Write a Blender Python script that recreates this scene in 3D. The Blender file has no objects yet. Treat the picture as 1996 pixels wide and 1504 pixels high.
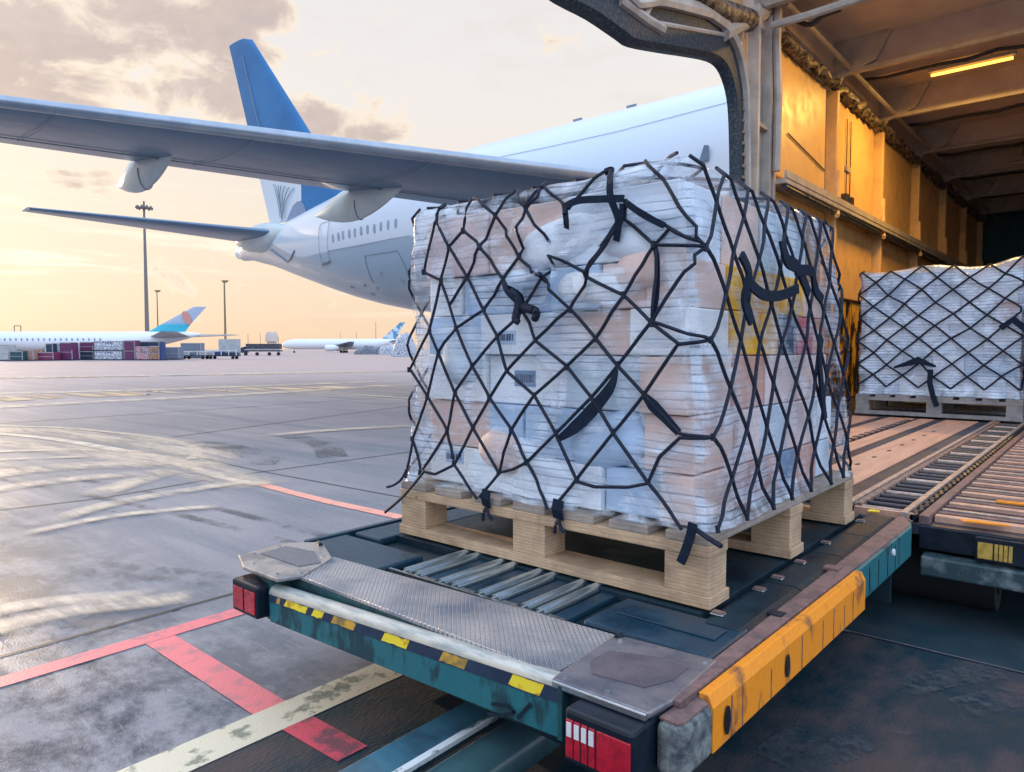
import bpy, bmesh, math, random
from mathutils import Vector, noise
random.seed(7)
C = bpy.context.scene
COL = C.collection
R = math.radians

# ------------------------------------------------------------------ camera
EYE = 1.6
PITCH, YAW = R(2.963), R(40.557)
cam_d = bpy.data.cameras.new("camera"); cam = bpy.data.objects.new("camera", cam_d); COL.objects.link(cam)
cam.location = (0, 0, EYE); cam.rotation_euler = (math.pi/2-PITCH, 0, YAW)
cam_d.sensor_width = 36; cam_d.lens = 36*1391/1996; cam_d.clip_start = .05; cam_d.clip_end = 6000
C.camera = cam
_cp, _sp = math.cos(PITCH), math.sin(PITCH)
_f = Vector((-math.sin(YAW)*_cp, math.cos(YAW)*_cp, -_sp)); _r = Vector((math.cos(YAW), math.sin(YAW), 0))
_u = Vector((-math.sin(YAW)*_sp, math.cos(YAW)*_sp, _cp))
def ray(x, y): return _f + _r*((x-998)/1391) + _u*((752-y)/1391)
def onz(x, y, z):
    d = ray(x, y); t = (z-EYE)/d.z; return Vector((d.x*t, d.y*t, z))
def ony(x, y, Y):
    d = ray(x, y); t = Y/d.y; return Vector((d.x*t, Y, EYE+d.z*t))
def onx(x, y, X):
    d = ray(x, y); t = X/d.x; return Vector((X, d.y*t, EYE+d.z*t))
def at(x, y, D):
    return Vector((0, 0, EYE)) + ray(x, y)*D

# ------------------------------------------------------------------ sky and light
SUN_AZ, SUN_EL = R(84), R(10)          # azimuth measured from +Y towards -X
sun_dir = Vector((-math.sin(SUN_AZ)*math.cos(SUN_EL), math.cos(SUN_AZ)*math.cos(SUN_EL), math.sin(SUN_EL)))
W = bpy.data.worlds.new("World"); C.world = W; W.use_nodes = True
def world():
    nt = W.node_tree; N = nt.nodes; L = nt.links
    for n in list(N): N.remove(n)
    def nd(t, **k):
        n = N.new(t)
        for a, b in k.items(): setattr(n, a, b)
        return n
    def mth(op, a, b=None, c=None, clamp=False):
        n = nd('ShaderNodeMath', operation=op, use_clamp=clamp)
        for i, v in enumerate((a, b, c)):
            if v is None: continue
            if isinstance(v, (int, float)): n.inputs[i].default_value = v
            else: L.new(v, n.inputs[i])
        return n.outputs[0]
    def mix(fac, a, b, mode='MIX'):
        n = nd('ShaderNodeMix', data_type='RGBA', blend_type=mode)
        for i, v in ((0, fac), (6, a), (7, b)):
            if isinstance(v, (int, float)): n.inputs[i].default_value = v
            elif isinstance(v, tuple): n.inputs[i].default_value = (*v, 1)
            else: L.new(v, n.inputs[i])
        return n.outputs[2]
    tc = nd('ShaderNodeTexCoord'); sx = nd('ShaderNodeSeparateXYZ'); L.new(tc.outputs['Generated'], sx.inputs[0])
    x, y, z = sx.outputs
    az = mth('ARCTAN2', mth('MULTIPLY', x, -1), y)
    el = mth('ARCSINE', z)
    elc = mth('MAXIMUM', el, 0)
    # warm half gradient, overhead stops brightened as fill from out of view
    rw = nd('ShaderNodeValToRGB'); L.new(mth('DIVIDE', elc, math.pi/2), rw.inputs[0])
    e = rw.color_ramp.elements
    e[0].position = 0; e[0].color = (1.0, .72, .50, 1)
    e[1].position = 1; e[1].color = (1.3, 1.62, 2.2, 1)
    for p, c in ((.045, (1.0, .80, .60)), (.11, (1.0, .87, .73)), (.2, (.96, .91, .87)), (.31, (.91, .88, .88)), (.40, (1.0, 1.08, 1.25)), (.55, (1.3, 1.6, 2.1))):
        q = e.new(p); q.color = (*c, 1)
    rb = nd('ShaderNodeValToRGB'); L.new(mth('DIVIDE', elc, math.pi/2), rb.inputs[0])  # unseen back sky, raised above sunset level as added fill
    e = rb.color_ramp.elements
    e[0].position = 0; e[0].color = (1.2, 1.3, 1.6, 1)
    e[1].position = 1; e[1].color = (1.3, 1.62, 2.2, 1)
    for p, c in ((.1, (1.4, 1.7, 2.2)), (.35, (1.65, 2.05, 2.65))):
        q = e.new(p); q.color = (*c, 1)
    daz = mth('ABSOLUTE', mth('SUBTRACT', az, SUN_AZ))
    wf = nd('ShaderNodeMapRange', interpolation_type='SMOOTHSTEP'); L.new(daz, wf.inputs[0])
    wf.inputs[1].default_value = .9; wf.inputs[2].default_value = 2.4; wf.inputs[3].default_value = 1; wf.inputs[4].default_value = 0
    base = mix(wf.outputs[0], rb.outputs[0], rw.outputs[0])
    # glow round the sun
    dv = nd('ShaderNodeVectorMath', operation='DOT_PRODUCT'); L.new(tc.outputs['Generated'], dv.inputs[0]); dv.inputs[1].default_value = sun_dir
    gl = mth('POWER', mth('MAXIMUM', dv.outputs['Value'], 0), 30)
    base = mix(mth('MULTIPLY', gl, .5), base, (1.08, .94, .76))
    # clouds
    ae = nd('ShaderNodeCombineXYZ'); L.new(az, ae.inputs[0]); L.new(el, ae.inputs[1])
    def nz(sx_, sy_, sc, det=9, rough=.6, dist=0.3, off=0.0):
        m = nd('ShaderNodeMapping'); L.new(ae.outputs[0], m.inputs[0]); m.inputs['Scale'].default_value = (sx_, sy_, 1); m.inputs['Location'].default_value = (off, off*1.7, off)
        n = nd('ShaderNodeTexNoise'); L.new(m.outputs[0], n.inputs[0]); n.inputs['Scale'].default_value = sc
        n.inputs['Detail'].default_value = det; n.inputs['Roughness'].default_value = rough; n.inputs['Distortion'].default_value = dist
        return n.outputs['Fac']
    blobs = [(370, 80, .11, .075), (430, 170, .09, .05), (590, 235, .10, .035), (700, 262, .06, .02), (40, 60, .13, .09), (150, 350, .05, .016), (120, 150, .10, .03), (260, 20, .09, .05), (60, 190, .12, .02), (500, 20, .08, .03), (-60, 60, .15, .10)]
    tot = None
    for px, py, ra, re in blobs:
        d = ray(px, py).normalized(); a0 = math.atan2(-d.x, d.y); e0 = math.asin(d.z)
        q = mth('ADD', mth('POWER', mth('ABSOLUTE', mth('DIVIDE', mth('SUBTRACT', az, a0), ra)), 2), mth('POWER', mth('ABSOLUTE', mth('DIVIDE', mth('SUBTRACT', el, e0), re)), 2))
        g = mth('EXPONENT', mth('MULTIPLY', q, -1))
        tot = g if tot is None else mth('MAXIMUM', tot, g)
    n1 = nz(1, 1.5, 11, 10, .62, .4)
    dens = mth('ADD', mth('MULTIPLY', n1, 1.35), mth('MULTIPLY', tot, .50))
    mr = nd('ShaderNodeMapRange', interpolation_type='SMOOTHSTEP'); L.new(dens, mr.inputs[0]); mr.inputs[1].default_value = .82; mr.inputs[2].default_value = .93
    core = nd('ShaderNodeMapRange', interpolation_type='SMOOTHSTEP'); L.new(dens, core.inputs[0]); core.inputs[1].default_value = .88; core.inputs[2].default_value = 1.12
    n2 = nz(1, 1.5, 26, 6, .6, .2, 3.1)
    corec = mix(n2, (.48, .39, .40), (.82, .65, .55))
    ccol = mix(core.outputs[0], (1.08, .92, .74), corec)
    base = mix(mth('MULTIPLY', mr.outputs[0], .85), base, ccol)
    # thin veils
    n3 = nz(1.0, 3.0, 5, 7, .6, .5, 7.3)
    v = nd('ShaderNodeMapRange', interpolation_type='SMOOTHSTEP'); L.new(n3, v.inputs[0]); v.inputs[1].default_value = .5; v.inputs[2].default_value = .75
    hi = nd('ShaderNodeMapRange', interpolation_type='SMOOTHSTEP'); L.new(el, hi.inputs[0]); hi.inputs[1].default_value = .15; hi.inputs[2].default_value = .35
    base = mix(mth('MULTIPLY', mth('MULTIPLY', v.outputs[0], hi.outputs[0]), .45), base, (.86, .74, .70))
    # bright streaks low in the sky
    n4 = nz(1.3, 16, 3.2, 5, .55, .25, 1.9)
    s = nd('ShaderNodeMapRange', interpolation_type='SMOOTHSTEP'); L.new(n4, s.inputs[0]); s.inputs[1].default_value = .52; s.inputs[2].default_value = .66
    b1 = nd('ShaderNodeMapRange', interpolation_type='SMOOTHSTEP'); L.new(el, b1.inputs[0]); b1.inputs[1].default_value = .03; b1.inputs[2].default_value = .09
    b2 = nd('ShaderNodeMapRange', interpolation_type='SMOOTHSTEP'); L.new(el, b2.inputs[0]); b2.inputs[1].default_value = .24; b2.inputs[2].default_value = .16
    b2.inputs[3].default_value = 0; b2.inputs[4].default_value = 1
    base = mix(mth('MULTIPLY', mth('MULTIPLY', s.outputs[0], b1.outputs[0]), b2.outputs[0]), base, (1.15, 1.02, .84))
    bg = nd('ShaderNodeBackground'); L.new(base, bg.inputs[0]); bg.inputs[1].default_value = .93
    sky = nd('ShaderNodeTexSky', sky_type='NISHITA'); sky.sun_disc = False; sky.sun_elevation = SUN_EL; sky.sun_rotation = -SUN_AZ
    sky.dust_density = 2.0
    bg2 = nd('ShaderNodeBackground'); L.new(sky.outputs[0], bg2.inputs[0]); bg2.inputs[1].default_value = .004
    ad = nd('ShaderNodeAddShader'); L.new(bg.outputs[0], ad.inputs[0]); L.new(bg2.outputs[0], ad.inputs[1])
    out = nd('ShaderNodeOutputWorld'); L.new(ad.outputs[0], out.inputs[0])
world()
sd = bpy.data.lights.new("sun", 'SUN'); sd.energy = 3.0; sd.angle = R(.8); sd.color = (1, .74, .50)
so = bpy.data.objects.new("sun", sd); COL.objects.link(so); so.rotation_euler = sun_dir.to_track_quat('Z', 'Y').to_euler()
C.view_settings.view_transform = 'Standard'; C.view_settings.look = 'None'; C.view_settings.exposure = 0; C.view_settings.gamma = 1
C.render.engine = 'CYCLES'; C.cycles.transparent_max_bounces = 16

# ------------------------------------------------------------------ materials
MATS = {}
def M(name, c1, c2=None, rough=.5, metal=0, scale=6, bump=.0, bscale=60, lo=.4, hi=.62, stretch=(1, 1, 1), coat=0, spec=.5, fn=None, rvar=.0):
    """procedural material: two colours mixed by noise, noise bump"""
    if name in MATS: return MATS[name]
    m = bpy.data.materials.new(name); m.use_nodes = True; nt = m.node_tree; N = nt.nodes; L = nt.links
    b = N['Principled BSDF']; b.inputs['Roughness'].default_value = rough; b.inputs['Metallic'].default_value = metal
    b.inputs['Coat Weight'].default_value = coat; b.inputs['Specular IOR Level'].default_value = spec
    tc = N.new('ShaderNodeTexCoord'); mp = N.new('ShaderNodeMapping'); mp.inputs['Scale'].default_value = stretch
    L.new(tc.outputs['Object'], mp.inputs[0])
    n = N.new('ShaderNodeTexNoise'); n.inputs['Scale'].default_value = scale; n.inputs['Detail'].default_value = 8; n.inputs['Roughness'].default_value = .62
    L.new(mp.outputs[0], n.inputs[0])
    mr = N.new('ShaderNodeMapRange'); mr.inputs[1].default_value = lo; mr.inputs[2].default_value = hi; L.new(n.outputs['Fac'], mr.inputs[0])
    mx = N.new('ShaderNodeMix'); mx.data_type = 'RGBA'; L.new(mr.outputs[0], mx.inputs[0])
    mx.inputs[6].default_value = (*c1, 1); mx.inputs[7].default_value = (*(c2 or tuple(v*.8 for v in c1)), 1)
    L.new(mx.outputs[2], b.inputs['Base Color'])
    if rvar:
        r2 = N.new('ShaderNodeMapRange'); L.new(n.outputs['Fac'], r2.inputs[0]); r2.inputs[1].default_value = .35; r2.inputs[2].default_value = .65
        r2.inputs[3].default_value = max(rough-rvar, .03); r2.inputs[4].default_value = rough+rvar; L.new(r2.outputs[0], b.inputs['Roughness'])
    if bump:
        n2 = N.new('ShaderNodeTexNoise'); n2.inputs['Scale'].default_value = bscale; n2.inputs['Detail'].default_value = 4; L.new(mp.outputs[0], n2.inputs[0])
        bp = N.new('ShaderNodeBump'); bp.inputs['Strength'].default_value = bump; bp.inputs['Distance'].default_value = .01
        L.new(n2.outputs['Fac'], bp.inputs['Height']); L.new(bp.outputs[0], b.inputs['Normal'])
    if fn: fn(nt, b, mp, mx)
    MATS[name] = m; return m
def emis(name, col, s):
    m = bpy.data.materials.new(name); m.use_nodes = True; b = m.node_tree.nodes['Principled BSDF']
    b.inputs['Base Color'].default_value = (*col, 1); b.inputs['Emission Color'].default_value = (*col, 1); b.inputs['Emission Strength'].default_value = s
    return m

# ------------------------------------------------------------------ mesh builder
class MB:
    def __init__(s): s.v = []; s.f = []
    def add(s, vs, fs):
        o = len(s.v); s.v += [Vector(p) for p in vs]; s.f += [tuple(i+o for i in f) for f in fs]; return s
    def box(s, x0, x1, y0, y1, z0, z1):
        return s.add([(x0, y0, z0), (x1, y0, z0), (x1, y1, z0), (x0, y1, z0), (x0, y0, z1), (x1, y0, z1), (x1, y1, z1), (x0, y1, z1)],
                     [(0, 3, 2, 1), (4, 5, 6, 7), (0, 1, 5, 4), (1, 2, 6, 5), (2, 3, 7, 6), (3, 0, 4, 7)])
    def prism(s, pts, d):
        """extrude polygon pts by vector d"""
        n = len(pts); d = Vector(d); a = [Vector(p) for p in pts]
        return s.add(a+[p+d for p in a], [tuple(range(n))[::-1], tuple(range(n, 2*n))]+[(i, (i+1) % n, (i+1) % n+n, i+n) for i in range(n)])
    def quad(s, a, b, c, d): return s.add([a, b, c, d], [(0, 1, 2, 3)])
    def tube(s, pts, r, seg=8, flat=1.0, up=None, r1=None, cap=True):
        pts = [Vector(p) for p in pts]; n = len(pts); rings = []
        o = len(s.v)
        for i, p in enumerate(pts):
            t = (pts[min(i+1, n-1)]-pts[max(i-1, 0)])
            if t.length < 1e-9: t = Vector((0, 0, 1))
            t.normalize()
            ref = Vector(up) if up else (Vector((0, 0, 1)) if abs(t.z) < .95 else Vector((0, 1, 0)))
            a = t.cross(ref)
            if a.length < 1e-6: a = t.cross(Vector((1, 0, 0)))
            a.normalize(); b = a.cross(t).normalized()
            rr = r if r1 is None else r+(r1-r)*i/max(n-1, 1)
            for k in range(seg):
                an = 2*math.pi*k/seg
                s.v.append(p+a*math.cos(an)*rr+b*math.sin(an)*rr*flat)
        for i in range(n-1):
            for k in range(seg):
                k2 = (k+1) % seg
                s.f.append((o+i*seg+k, o+i*seg+k2, o+(i+1)*seg+k2, o+(i+1)*seg+k))
        if cap:
            s.f.append(tuple(o+k for k in range(seg))[::-1]); s.f.append(tuple(o+(n-1)*seg+k for k in range(seg)))
        return s
    def cyl(s, a, b, r, seg=16): return s.tube([a, b], r, seg)
    def rings(s, rings, closed=True, caps=True):
        o = len(s.v); m = len(rings[0])
        for r in rings: s.v += [Vector(p) for p in r]
        for i in range(len(rings)-1):
            for k in range(m if closed else m-1):
                k2 = (k+1) % m
                s.f.append((o+i*m+k, o+i*m+k2, o+(i+1)*m+k2, o+(i+1)*m+k))
        if caps and closed:
            s.f.append(tuple(o+k for k in range(m))[::-1]); s.f.append(tuple(o+(len(rings)-1)*m+k for k in range(m)))
        return s
    def build(s, name, mat, parent=None, smooth=False, bevel=0, world=True, label=None):
        off = Vector(parent['_loc']) if (parent is not None and world and '_loc' in parent) else Vector((0, 0, 0))
        me = bpy.data.meshes.new(name); me.from_pydata([tuple(v-off) for v in s.v], [], s.f); me.validate(); me.update()
        bm = bmesh.new(); bm.from_mesh(me); bmesh.ops.recalc_face_normals(bm, faces=bm.faces)
        bm.to_mesh(me); bm.free()
        if smooth:
            me.polygons.foreach_set('use_smooth', [True]*len(me.polygons))
            try: me.set_sharp_from_angle(angle=R(40))
            except Exception: pass
        ob = bpy.data.objects.new(name, me); COL.objects.link(ob)
        if mat: me.materials.append(mat)
        if parent is not None:
            ob.parent = parent
            if '_loc' in parent: ob['_loc'] = parent['_loc']
        if bevel:
            bv = ob.modifiers.new('bevel', 'BEVEL'); bv.width = bevel; bv.segments = 2; bv.limit_method = 'ANGLE'; bv.angle_limit = R(35)
        if label: ob['label'] = label
        return ob
def smoothp(P, n=6):
    P = [Vector(p) for p in P]; out = []
    for i in range(len(P)-1):
        p0, p1, p2, p3 = P[max(i-1, 0)], P[i], P[i+1], P[min(i+2, len(P)-1)]
        for k in range(n):
            t = k/n; out.append(.5*((2*p1)+(p2-p0)*t+(2*p0-5*p1+4*p2-p3)*t*t+(3*p1-p0-3*p2+p3)*t**3))
    out.append(P[-1]); return out
def tag(o, label=None, cat=None, group=None, kind=None):
    if label: o['label'] = label
    if cat: o['category'] = cat
    if group: o['group'] = group
    if kind: o['kind'] = kind
    return o
def thing(name, loc, label, cat, group=None, rz=0):
    o = bpy.data.objects.new(name, None); COL.objects.link(o); o.location = loc; o.rotation_euler = (0, 0, rz)
    o.empty_display_size = .2; o['_loc'] = tuple(loc)
    return tag(o, label, cat, group)
def copy_tree(o, parent=None):
    c = o.copy(); COL.objects.link(c)
    if parent is not None: c.parent = parent
    for ch in list(o.children): copy_tree(ch, c)
    return c

# ================================================================== GROUND
def ground_fn(nt, b, mp, mx):
    N = nt.nodes; L = nt.links
    # broad stains, streaks and speckle of worn concrete
    tc = N.new('ShaderNodeTexCoord')
    def nz(sc, st, det=8, rough=.6, dist=0):
        m = N.new('ShaderNodeMapping'); m.inputs['Scale'].default_value = st; L.new(tc.outputs['Object'], m.inputs[0])
        n = N.new('ShaderNodeTexNoise'); n.inputs['Scale'].default_value = sc; n.inputs['Detail'].default_value = det; n.inputs['Roughness'].default_value = rough
        n.inputs['Distortion'].default_value = dist; L.new(m.outputs[0], n.inputs[0]); return n.outputs['Fac']
    def mr(x, a, c, o0=0, o1=1):
        m = N.new('ShaderNodeMapRange'); L.new(x, m.inputs[0]); m.inputs[1].default_value = a; m.inputs[2].default_value = c; m.inputs[3].default_value = o0; m.inputs[4].default_value = o1
        return m.outputs[0]
    def mixc(f, a, c, mode='MIX'):
        m = N.new('ShaderNodeMix'); m.data_type = 'RGBA'; m.blend_type = mode
        for i, v in ((0, f), (6, a), (7, c)):
            if isinstance(v, (int, float)): m.inputs[i].default_value = v
            elif isinstance(v, tuple): m.inputs[i].default_value = (*v, 1)
            else: L.new(v, m.inputs[i])
        return m.outputs[2]
    base = mixc(mr(nz(.35, (1, 1.4, 1), 6, .55, .6), .35, .65), (.150, .165, .205), (.245, .240, .265))
    st = mr(nz(.9, (.18, 1.5, 1), 7, .68, .15), .46, .66)
    base = mixc(st, base, (.085, .125, .165))
    fine = nz(24, (1, 1, 1), 6, .7)
    base = mixc(mr(fine, .3, .7, .0, .35), base, (.34, .335, .35))
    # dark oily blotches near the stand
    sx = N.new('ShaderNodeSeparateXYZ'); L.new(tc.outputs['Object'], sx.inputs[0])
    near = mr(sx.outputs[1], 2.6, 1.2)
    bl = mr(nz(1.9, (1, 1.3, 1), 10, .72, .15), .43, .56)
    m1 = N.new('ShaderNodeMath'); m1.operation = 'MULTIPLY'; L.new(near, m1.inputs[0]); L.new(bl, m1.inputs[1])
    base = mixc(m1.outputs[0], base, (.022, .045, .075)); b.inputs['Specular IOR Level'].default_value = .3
    # grit, pits and scrapes
    base = mixc(mr(nz(70, (1, 1, 1), 3, .8), .58, .70, 0, .55), base, (.07, .085, .10))
    base = mixc(mr(nz(9, (.35, 3.0, 1), 5, .7, .4), .60, .72, 0, .5), base, (.34, .35, .38))
    vo = N.new('ShaderNodeTexVoronoi'); vo.inputs['Scale'].default_value = 2.3; L.new(tc.outputs['Object'], vo.inputs[0])
    base = mixc(mr(vo.outputs['Distance'], .07, .04, 0, .8), base, (.03, .04, .055))
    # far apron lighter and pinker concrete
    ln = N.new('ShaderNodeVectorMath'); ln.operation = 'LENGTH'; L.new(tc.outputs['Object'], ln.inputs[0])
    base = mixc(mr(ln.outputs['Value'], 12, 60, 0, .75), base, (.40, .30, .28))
    L.new(base, b.inputs['Base Color'])
    rg = nz(.8, (.25, 1.2, 1), 6, .6, .5)
    rough = mr(rg, .36, .62, .55, .8)
    wetm = None
    for px, py, rx, ry in ((150, 930, 3.2, 1.1), (60, 1225, 1.3, .5), (560, 760, 16, 2.2), (-40, 960, 2.5, 1.0)):
        c0 = onz(px, py, 0)
        v = N.new('ShaderNodeVectorMath'); v.operation = 'SUBTRACT'; L.new(tc.outputs['Object'], v.inputs[0]); v.inputs[1].default_value = c0
        v2 = N.new('ShaderNodeVectorMath'); v2.operation = 'MULTIPLY'; L.new(v.outputs[0], v2.inputs[0]); v2.inputs[1].default_value = (1/rx, 1/ry, 0)
        l = N.new('ShaderNodeVectorMath'); l.operation = 'LENGTH'; L.new(v2.outputs[0], l.inputs[0])
        q = mr(l.outputs['Value'], 1.0, .3)
        if wetm is None: wetm = q
        else:
            a = N.new('ShaderNodeMath'); a.operation = 'MAXIMUM'; L.new(wetm, a.inputs[0]); L.new(q, a.inputs[1]); wetm = a.outputs[0]
    wn = mr(nz(1.3, (.16, 1.7, 1), 7, .6, .6), .44, .58)
    a = N.new('ShaderNodeMath'); a.operation = 'MULTIPLY'; L.new(wetm, a.inputs[0]); L.new(wn, a.inputs[1])
    f = N.new('ShaderNodeMix'); f.data_type = 'FLOAT'; L.new(a.outputs[0], f.inputs[0]); L.new(rough, f.inputs[2]); f.inputs[3].default_value = .22
    L.new(f.outputs[0], b.inputs['Roughness'])
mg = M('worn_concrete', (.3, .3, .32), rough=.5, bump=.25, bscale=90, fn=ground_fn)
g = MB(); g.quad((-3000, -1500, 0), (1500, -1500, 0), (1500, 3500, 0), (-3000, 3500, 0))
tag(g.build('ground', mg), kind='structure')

m_asph = M('shade_dark_tarmac', (.008, .030, .044), (.075, .058, .058), lo=.42, hi=.60, rough=.75, spec=.2, scale=2.5, bump=.35, bscale=70, rvar=.2, stretch=(1, .5, 1))  # tarmac tone deepened to hold the shade round the loader
g = MB(); pts = [(-2.63, -4, .002), (6, -4, .002), (6, 4.3, .002), (-1.0, 4.26, .002), (-2.63, 4.15, .002)]
g.add(pts, [tuple(range(5))]); tag(g.build('road', m_asph), kind='structure')
g = MB(); g.add([(-1.6, 4.27, .002), (6, 4.33, .002), (6, 34, .002), (-1.6, 34, .002)], [(0, 1, 2, 3)])
tag(g.build('pavement', M('dark_tarmac_far', (.008, .030, .042), (.03, .045, .055), rough=.75, spec=.2, scale=2, bump=.3)), kind='structure')

def paint(name, c, wear, c2=(.10, .11, .13), lo=.58, hi=.62, sc=7):
    return M(name, c, c2, rough=.55, scale=sc, lo=lo, hi=hi, bump=.2, bscale=90)
def strip(name, pts, mat, z=.004, kind='structure'):
    g = MB(); p = [(x, y, z) for x, y in pts]; g.add(p, [tuple(range(len(p)))]); return tag(g.build(name, mat), kind=kind)
m_red = paint('red_paint', (.74, .17, .19), 0, (.30, .16, .18), .50, .72, 9)
m_red2 = paint('red_paint_worn', (.60, .06, .10), 0, (.16, .05, .08), .50, .60, 5)
m_yel = paint('cream_paint_worn', (.62, .56, .42), 0, (.20, .22, .16), .54, .60, 6)
strip('red_line', [(-4.11, -3), (-3.98, -3), (-3.975, 7.5), (-4.105, 7.5)], m_red)
strip('red_line', [(-3.974, 1.590), (-2.84, 1.575), (-2.84, 1.735), (-3.974, 1.745)], m_red)
strip('red_line', [(-2.63, 1.59), (-2.26, 1.60), (-2.26, 1.745), (-2.63, 1.738)], m_red2, .0045)
strip('cream_line', [(-2.84, -3), (-2.632, -3), (-2.632, 2.25), (-2.70, 2.9), (-2.84, 2.9)], m_yel)
m_seam = M('joint_tar', (.012, .016, .024), (.02, .025, .03), rough=.5)
strip('expansion_joint', [(-4.44, -3), (-4.415, -3), (-4.30, 9), (-4.32, 9)], m_seam)
# joints crossing the apron
def pix_line(name, px, w, mat, z=.004):
    P = [onz(x, y, z) for x, y in px]; L_, R_ = [], []
    for i, p in enumerate(P):
        t = (P[min(i+1, len(P)-1)]-P[max(i-1, 0)]).normalized(); nn = Vector((-t.y, t.x, 0))*w/2
        L_.append(p+nn); R_.append(p-nn)
    g = MB(); g.rings([[a, b] for a, b in zip(L_, R_)], closed=False); return tag(g.build(name, mat), kind='structure')
pix_line('expansion_joint', [(120, 842), (330, 880), (510, 918), (800, 972)], .022, m_seam)
pix_line('expansion_joint', [(-60, 1000), (200, 970), (430, 930), (800, 880)], .03, m_seam)
pix_line('expansion_joint', [(-60, 832), (330, 852), (800, 790)][::-1][:2], .04, m_seam)
pix_line('expansion_joint', [(-40, 828), (400, 798), (800, 771)], .045, m_seam)
pix_line('expansion_joint', [(1560, 1222), (1660, 1232), (1996, 1312), (2100, 1340)], .02, m_seam, .005)
m_peach = paint('faded_red_paint', (.82, .36, .27), 0, (.55, .30, .26), .5, .66)
m_cream = paint('mottled_cream', (.66, .56, .44), 0, (.36, .34, .33), .44, .62, 3)  # cream and grey mixed by noise, for the curved lines
pix_line('curved_line', [(505, 942), (560, 957), (640, 977), (770, 1005), (850, 1025)], .14, m_peach, .006)
pix_line('curved_line', [(380, 912), (430, 930), (470, 938), (505, 943)], .13, m_cream, .006)
def pix_smooth(px): return [(p.x, p.y) for p in smoothp([Vector((a, b, 0)) for a, b in px], 8)]
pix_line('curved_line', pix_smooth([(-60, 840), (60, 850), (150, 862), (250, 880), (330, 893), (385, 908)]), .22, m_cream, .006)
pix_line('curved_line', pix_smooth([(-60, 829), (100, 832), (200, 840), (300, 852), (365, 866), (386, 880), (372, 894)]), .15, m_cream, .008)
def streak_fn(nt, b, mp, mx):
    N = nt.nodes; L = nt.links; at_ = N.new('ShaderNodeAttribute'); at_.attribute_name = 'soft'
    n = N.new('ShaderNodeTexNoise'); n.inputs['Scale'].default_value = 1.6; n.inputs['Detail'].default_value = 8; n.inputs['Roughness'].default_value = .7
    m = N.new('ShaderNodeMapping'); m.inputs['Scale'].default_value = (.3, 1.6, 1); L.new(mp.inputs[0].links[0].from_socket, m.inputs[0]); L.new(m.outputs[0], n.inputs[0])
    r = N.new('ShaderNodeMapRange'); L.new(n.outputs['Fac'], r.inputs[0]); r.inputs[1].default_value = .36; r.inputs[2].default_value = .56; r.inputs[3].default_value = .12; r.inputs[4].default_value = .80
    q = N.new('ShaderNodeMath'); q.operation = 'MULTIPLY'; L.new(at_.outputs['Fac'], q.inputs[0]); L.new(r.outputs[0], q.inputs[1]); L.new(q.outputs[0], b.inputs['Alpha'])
m_streak = M('painted_sheen', (.80, .66, .50), (.62, .52, .44), rough=.5, fn=streak_fn)  # sky sheen on the apron, painted as pale soft-edged colour
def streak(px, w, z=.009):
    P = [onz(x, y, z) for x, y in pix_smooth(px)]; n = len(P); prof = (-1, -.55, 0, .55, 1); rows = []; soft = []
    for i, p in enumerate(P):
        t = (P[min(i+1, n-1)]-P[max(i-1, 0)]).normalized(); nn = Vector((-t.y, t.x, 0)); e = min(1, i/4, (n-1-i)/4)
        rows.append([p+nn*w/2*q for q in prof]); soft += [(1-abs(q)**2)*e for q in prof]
    g = MB(); g.rings(rows, closed=False); o = g.build('sheen_streak', m_streak)
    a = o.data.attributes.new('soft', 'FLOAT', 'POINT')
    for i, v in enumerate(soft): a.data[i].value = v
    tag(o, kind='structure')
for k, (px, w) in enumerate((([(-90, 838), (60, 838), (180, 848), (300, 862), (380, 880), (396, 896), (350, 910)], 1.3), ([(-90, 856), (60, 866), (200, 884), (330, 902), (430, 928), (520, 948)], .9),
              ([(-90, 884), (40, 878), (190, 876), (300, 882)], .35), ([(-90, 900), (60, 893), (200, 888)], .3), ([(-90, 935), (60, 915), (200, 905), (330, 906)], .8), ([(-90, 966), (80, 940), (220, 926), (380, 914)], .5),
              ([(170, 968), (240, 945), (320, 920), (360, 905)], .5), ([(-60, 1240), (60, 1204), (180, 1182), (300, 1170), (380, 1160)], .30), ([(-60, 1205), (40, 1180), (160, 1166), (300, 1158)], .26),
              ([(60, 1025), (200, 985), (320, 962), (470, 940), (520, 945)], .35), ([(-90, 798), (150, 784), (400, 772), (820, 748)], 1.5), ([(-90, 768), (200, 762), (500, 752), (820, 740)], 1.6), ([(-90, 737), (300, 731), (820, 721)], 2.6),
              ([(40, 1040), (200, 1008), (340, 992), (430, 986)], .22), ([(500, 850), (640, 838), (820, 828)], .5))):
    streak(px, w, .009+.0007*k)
def mark_fn(nt, b, mp, mx):
    N = nt.nodes; L = nt.links
    n = N.new('ShaderNodeTexNoise'); n.inputs['Scale'].default_value = 14; n.inputs['Detail'].default_value = 6; n.inputs['Roughness'].default_value = .75; L.new(mp.inputs[0].links[0].from_socket, n.inputs[0])
    n2 = N.new('ShaderNodeTexNoise'); n2.inputs['Scale'].default_value = 1.3; L.new(mp.inputs[0].links[0].from_socket, n2.inputs[0])
    m = N.new('ShaderNodeMath'); m.operation = 'MULTIPLY'; L.new(n.outputs['Fac'], m.inputs[0]); L.new(n2.outputs['Fac'], m.inputs[1])
    r = N.new('ShaderNodeMapRange'); L.new(m.outputs[0], r.inputs[0]); r.inputs[1].default_value = .22; r.inputs[2].default_value = .34; r.inputs[4].default_value = .6
    L.new(r.outputs[0], b.inputs['Alpha'])
m_mark = M('rubber_marks', (.05, .07, .09), (.09, .10, .12), rough=.7, fn=mark_fn)
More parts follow.
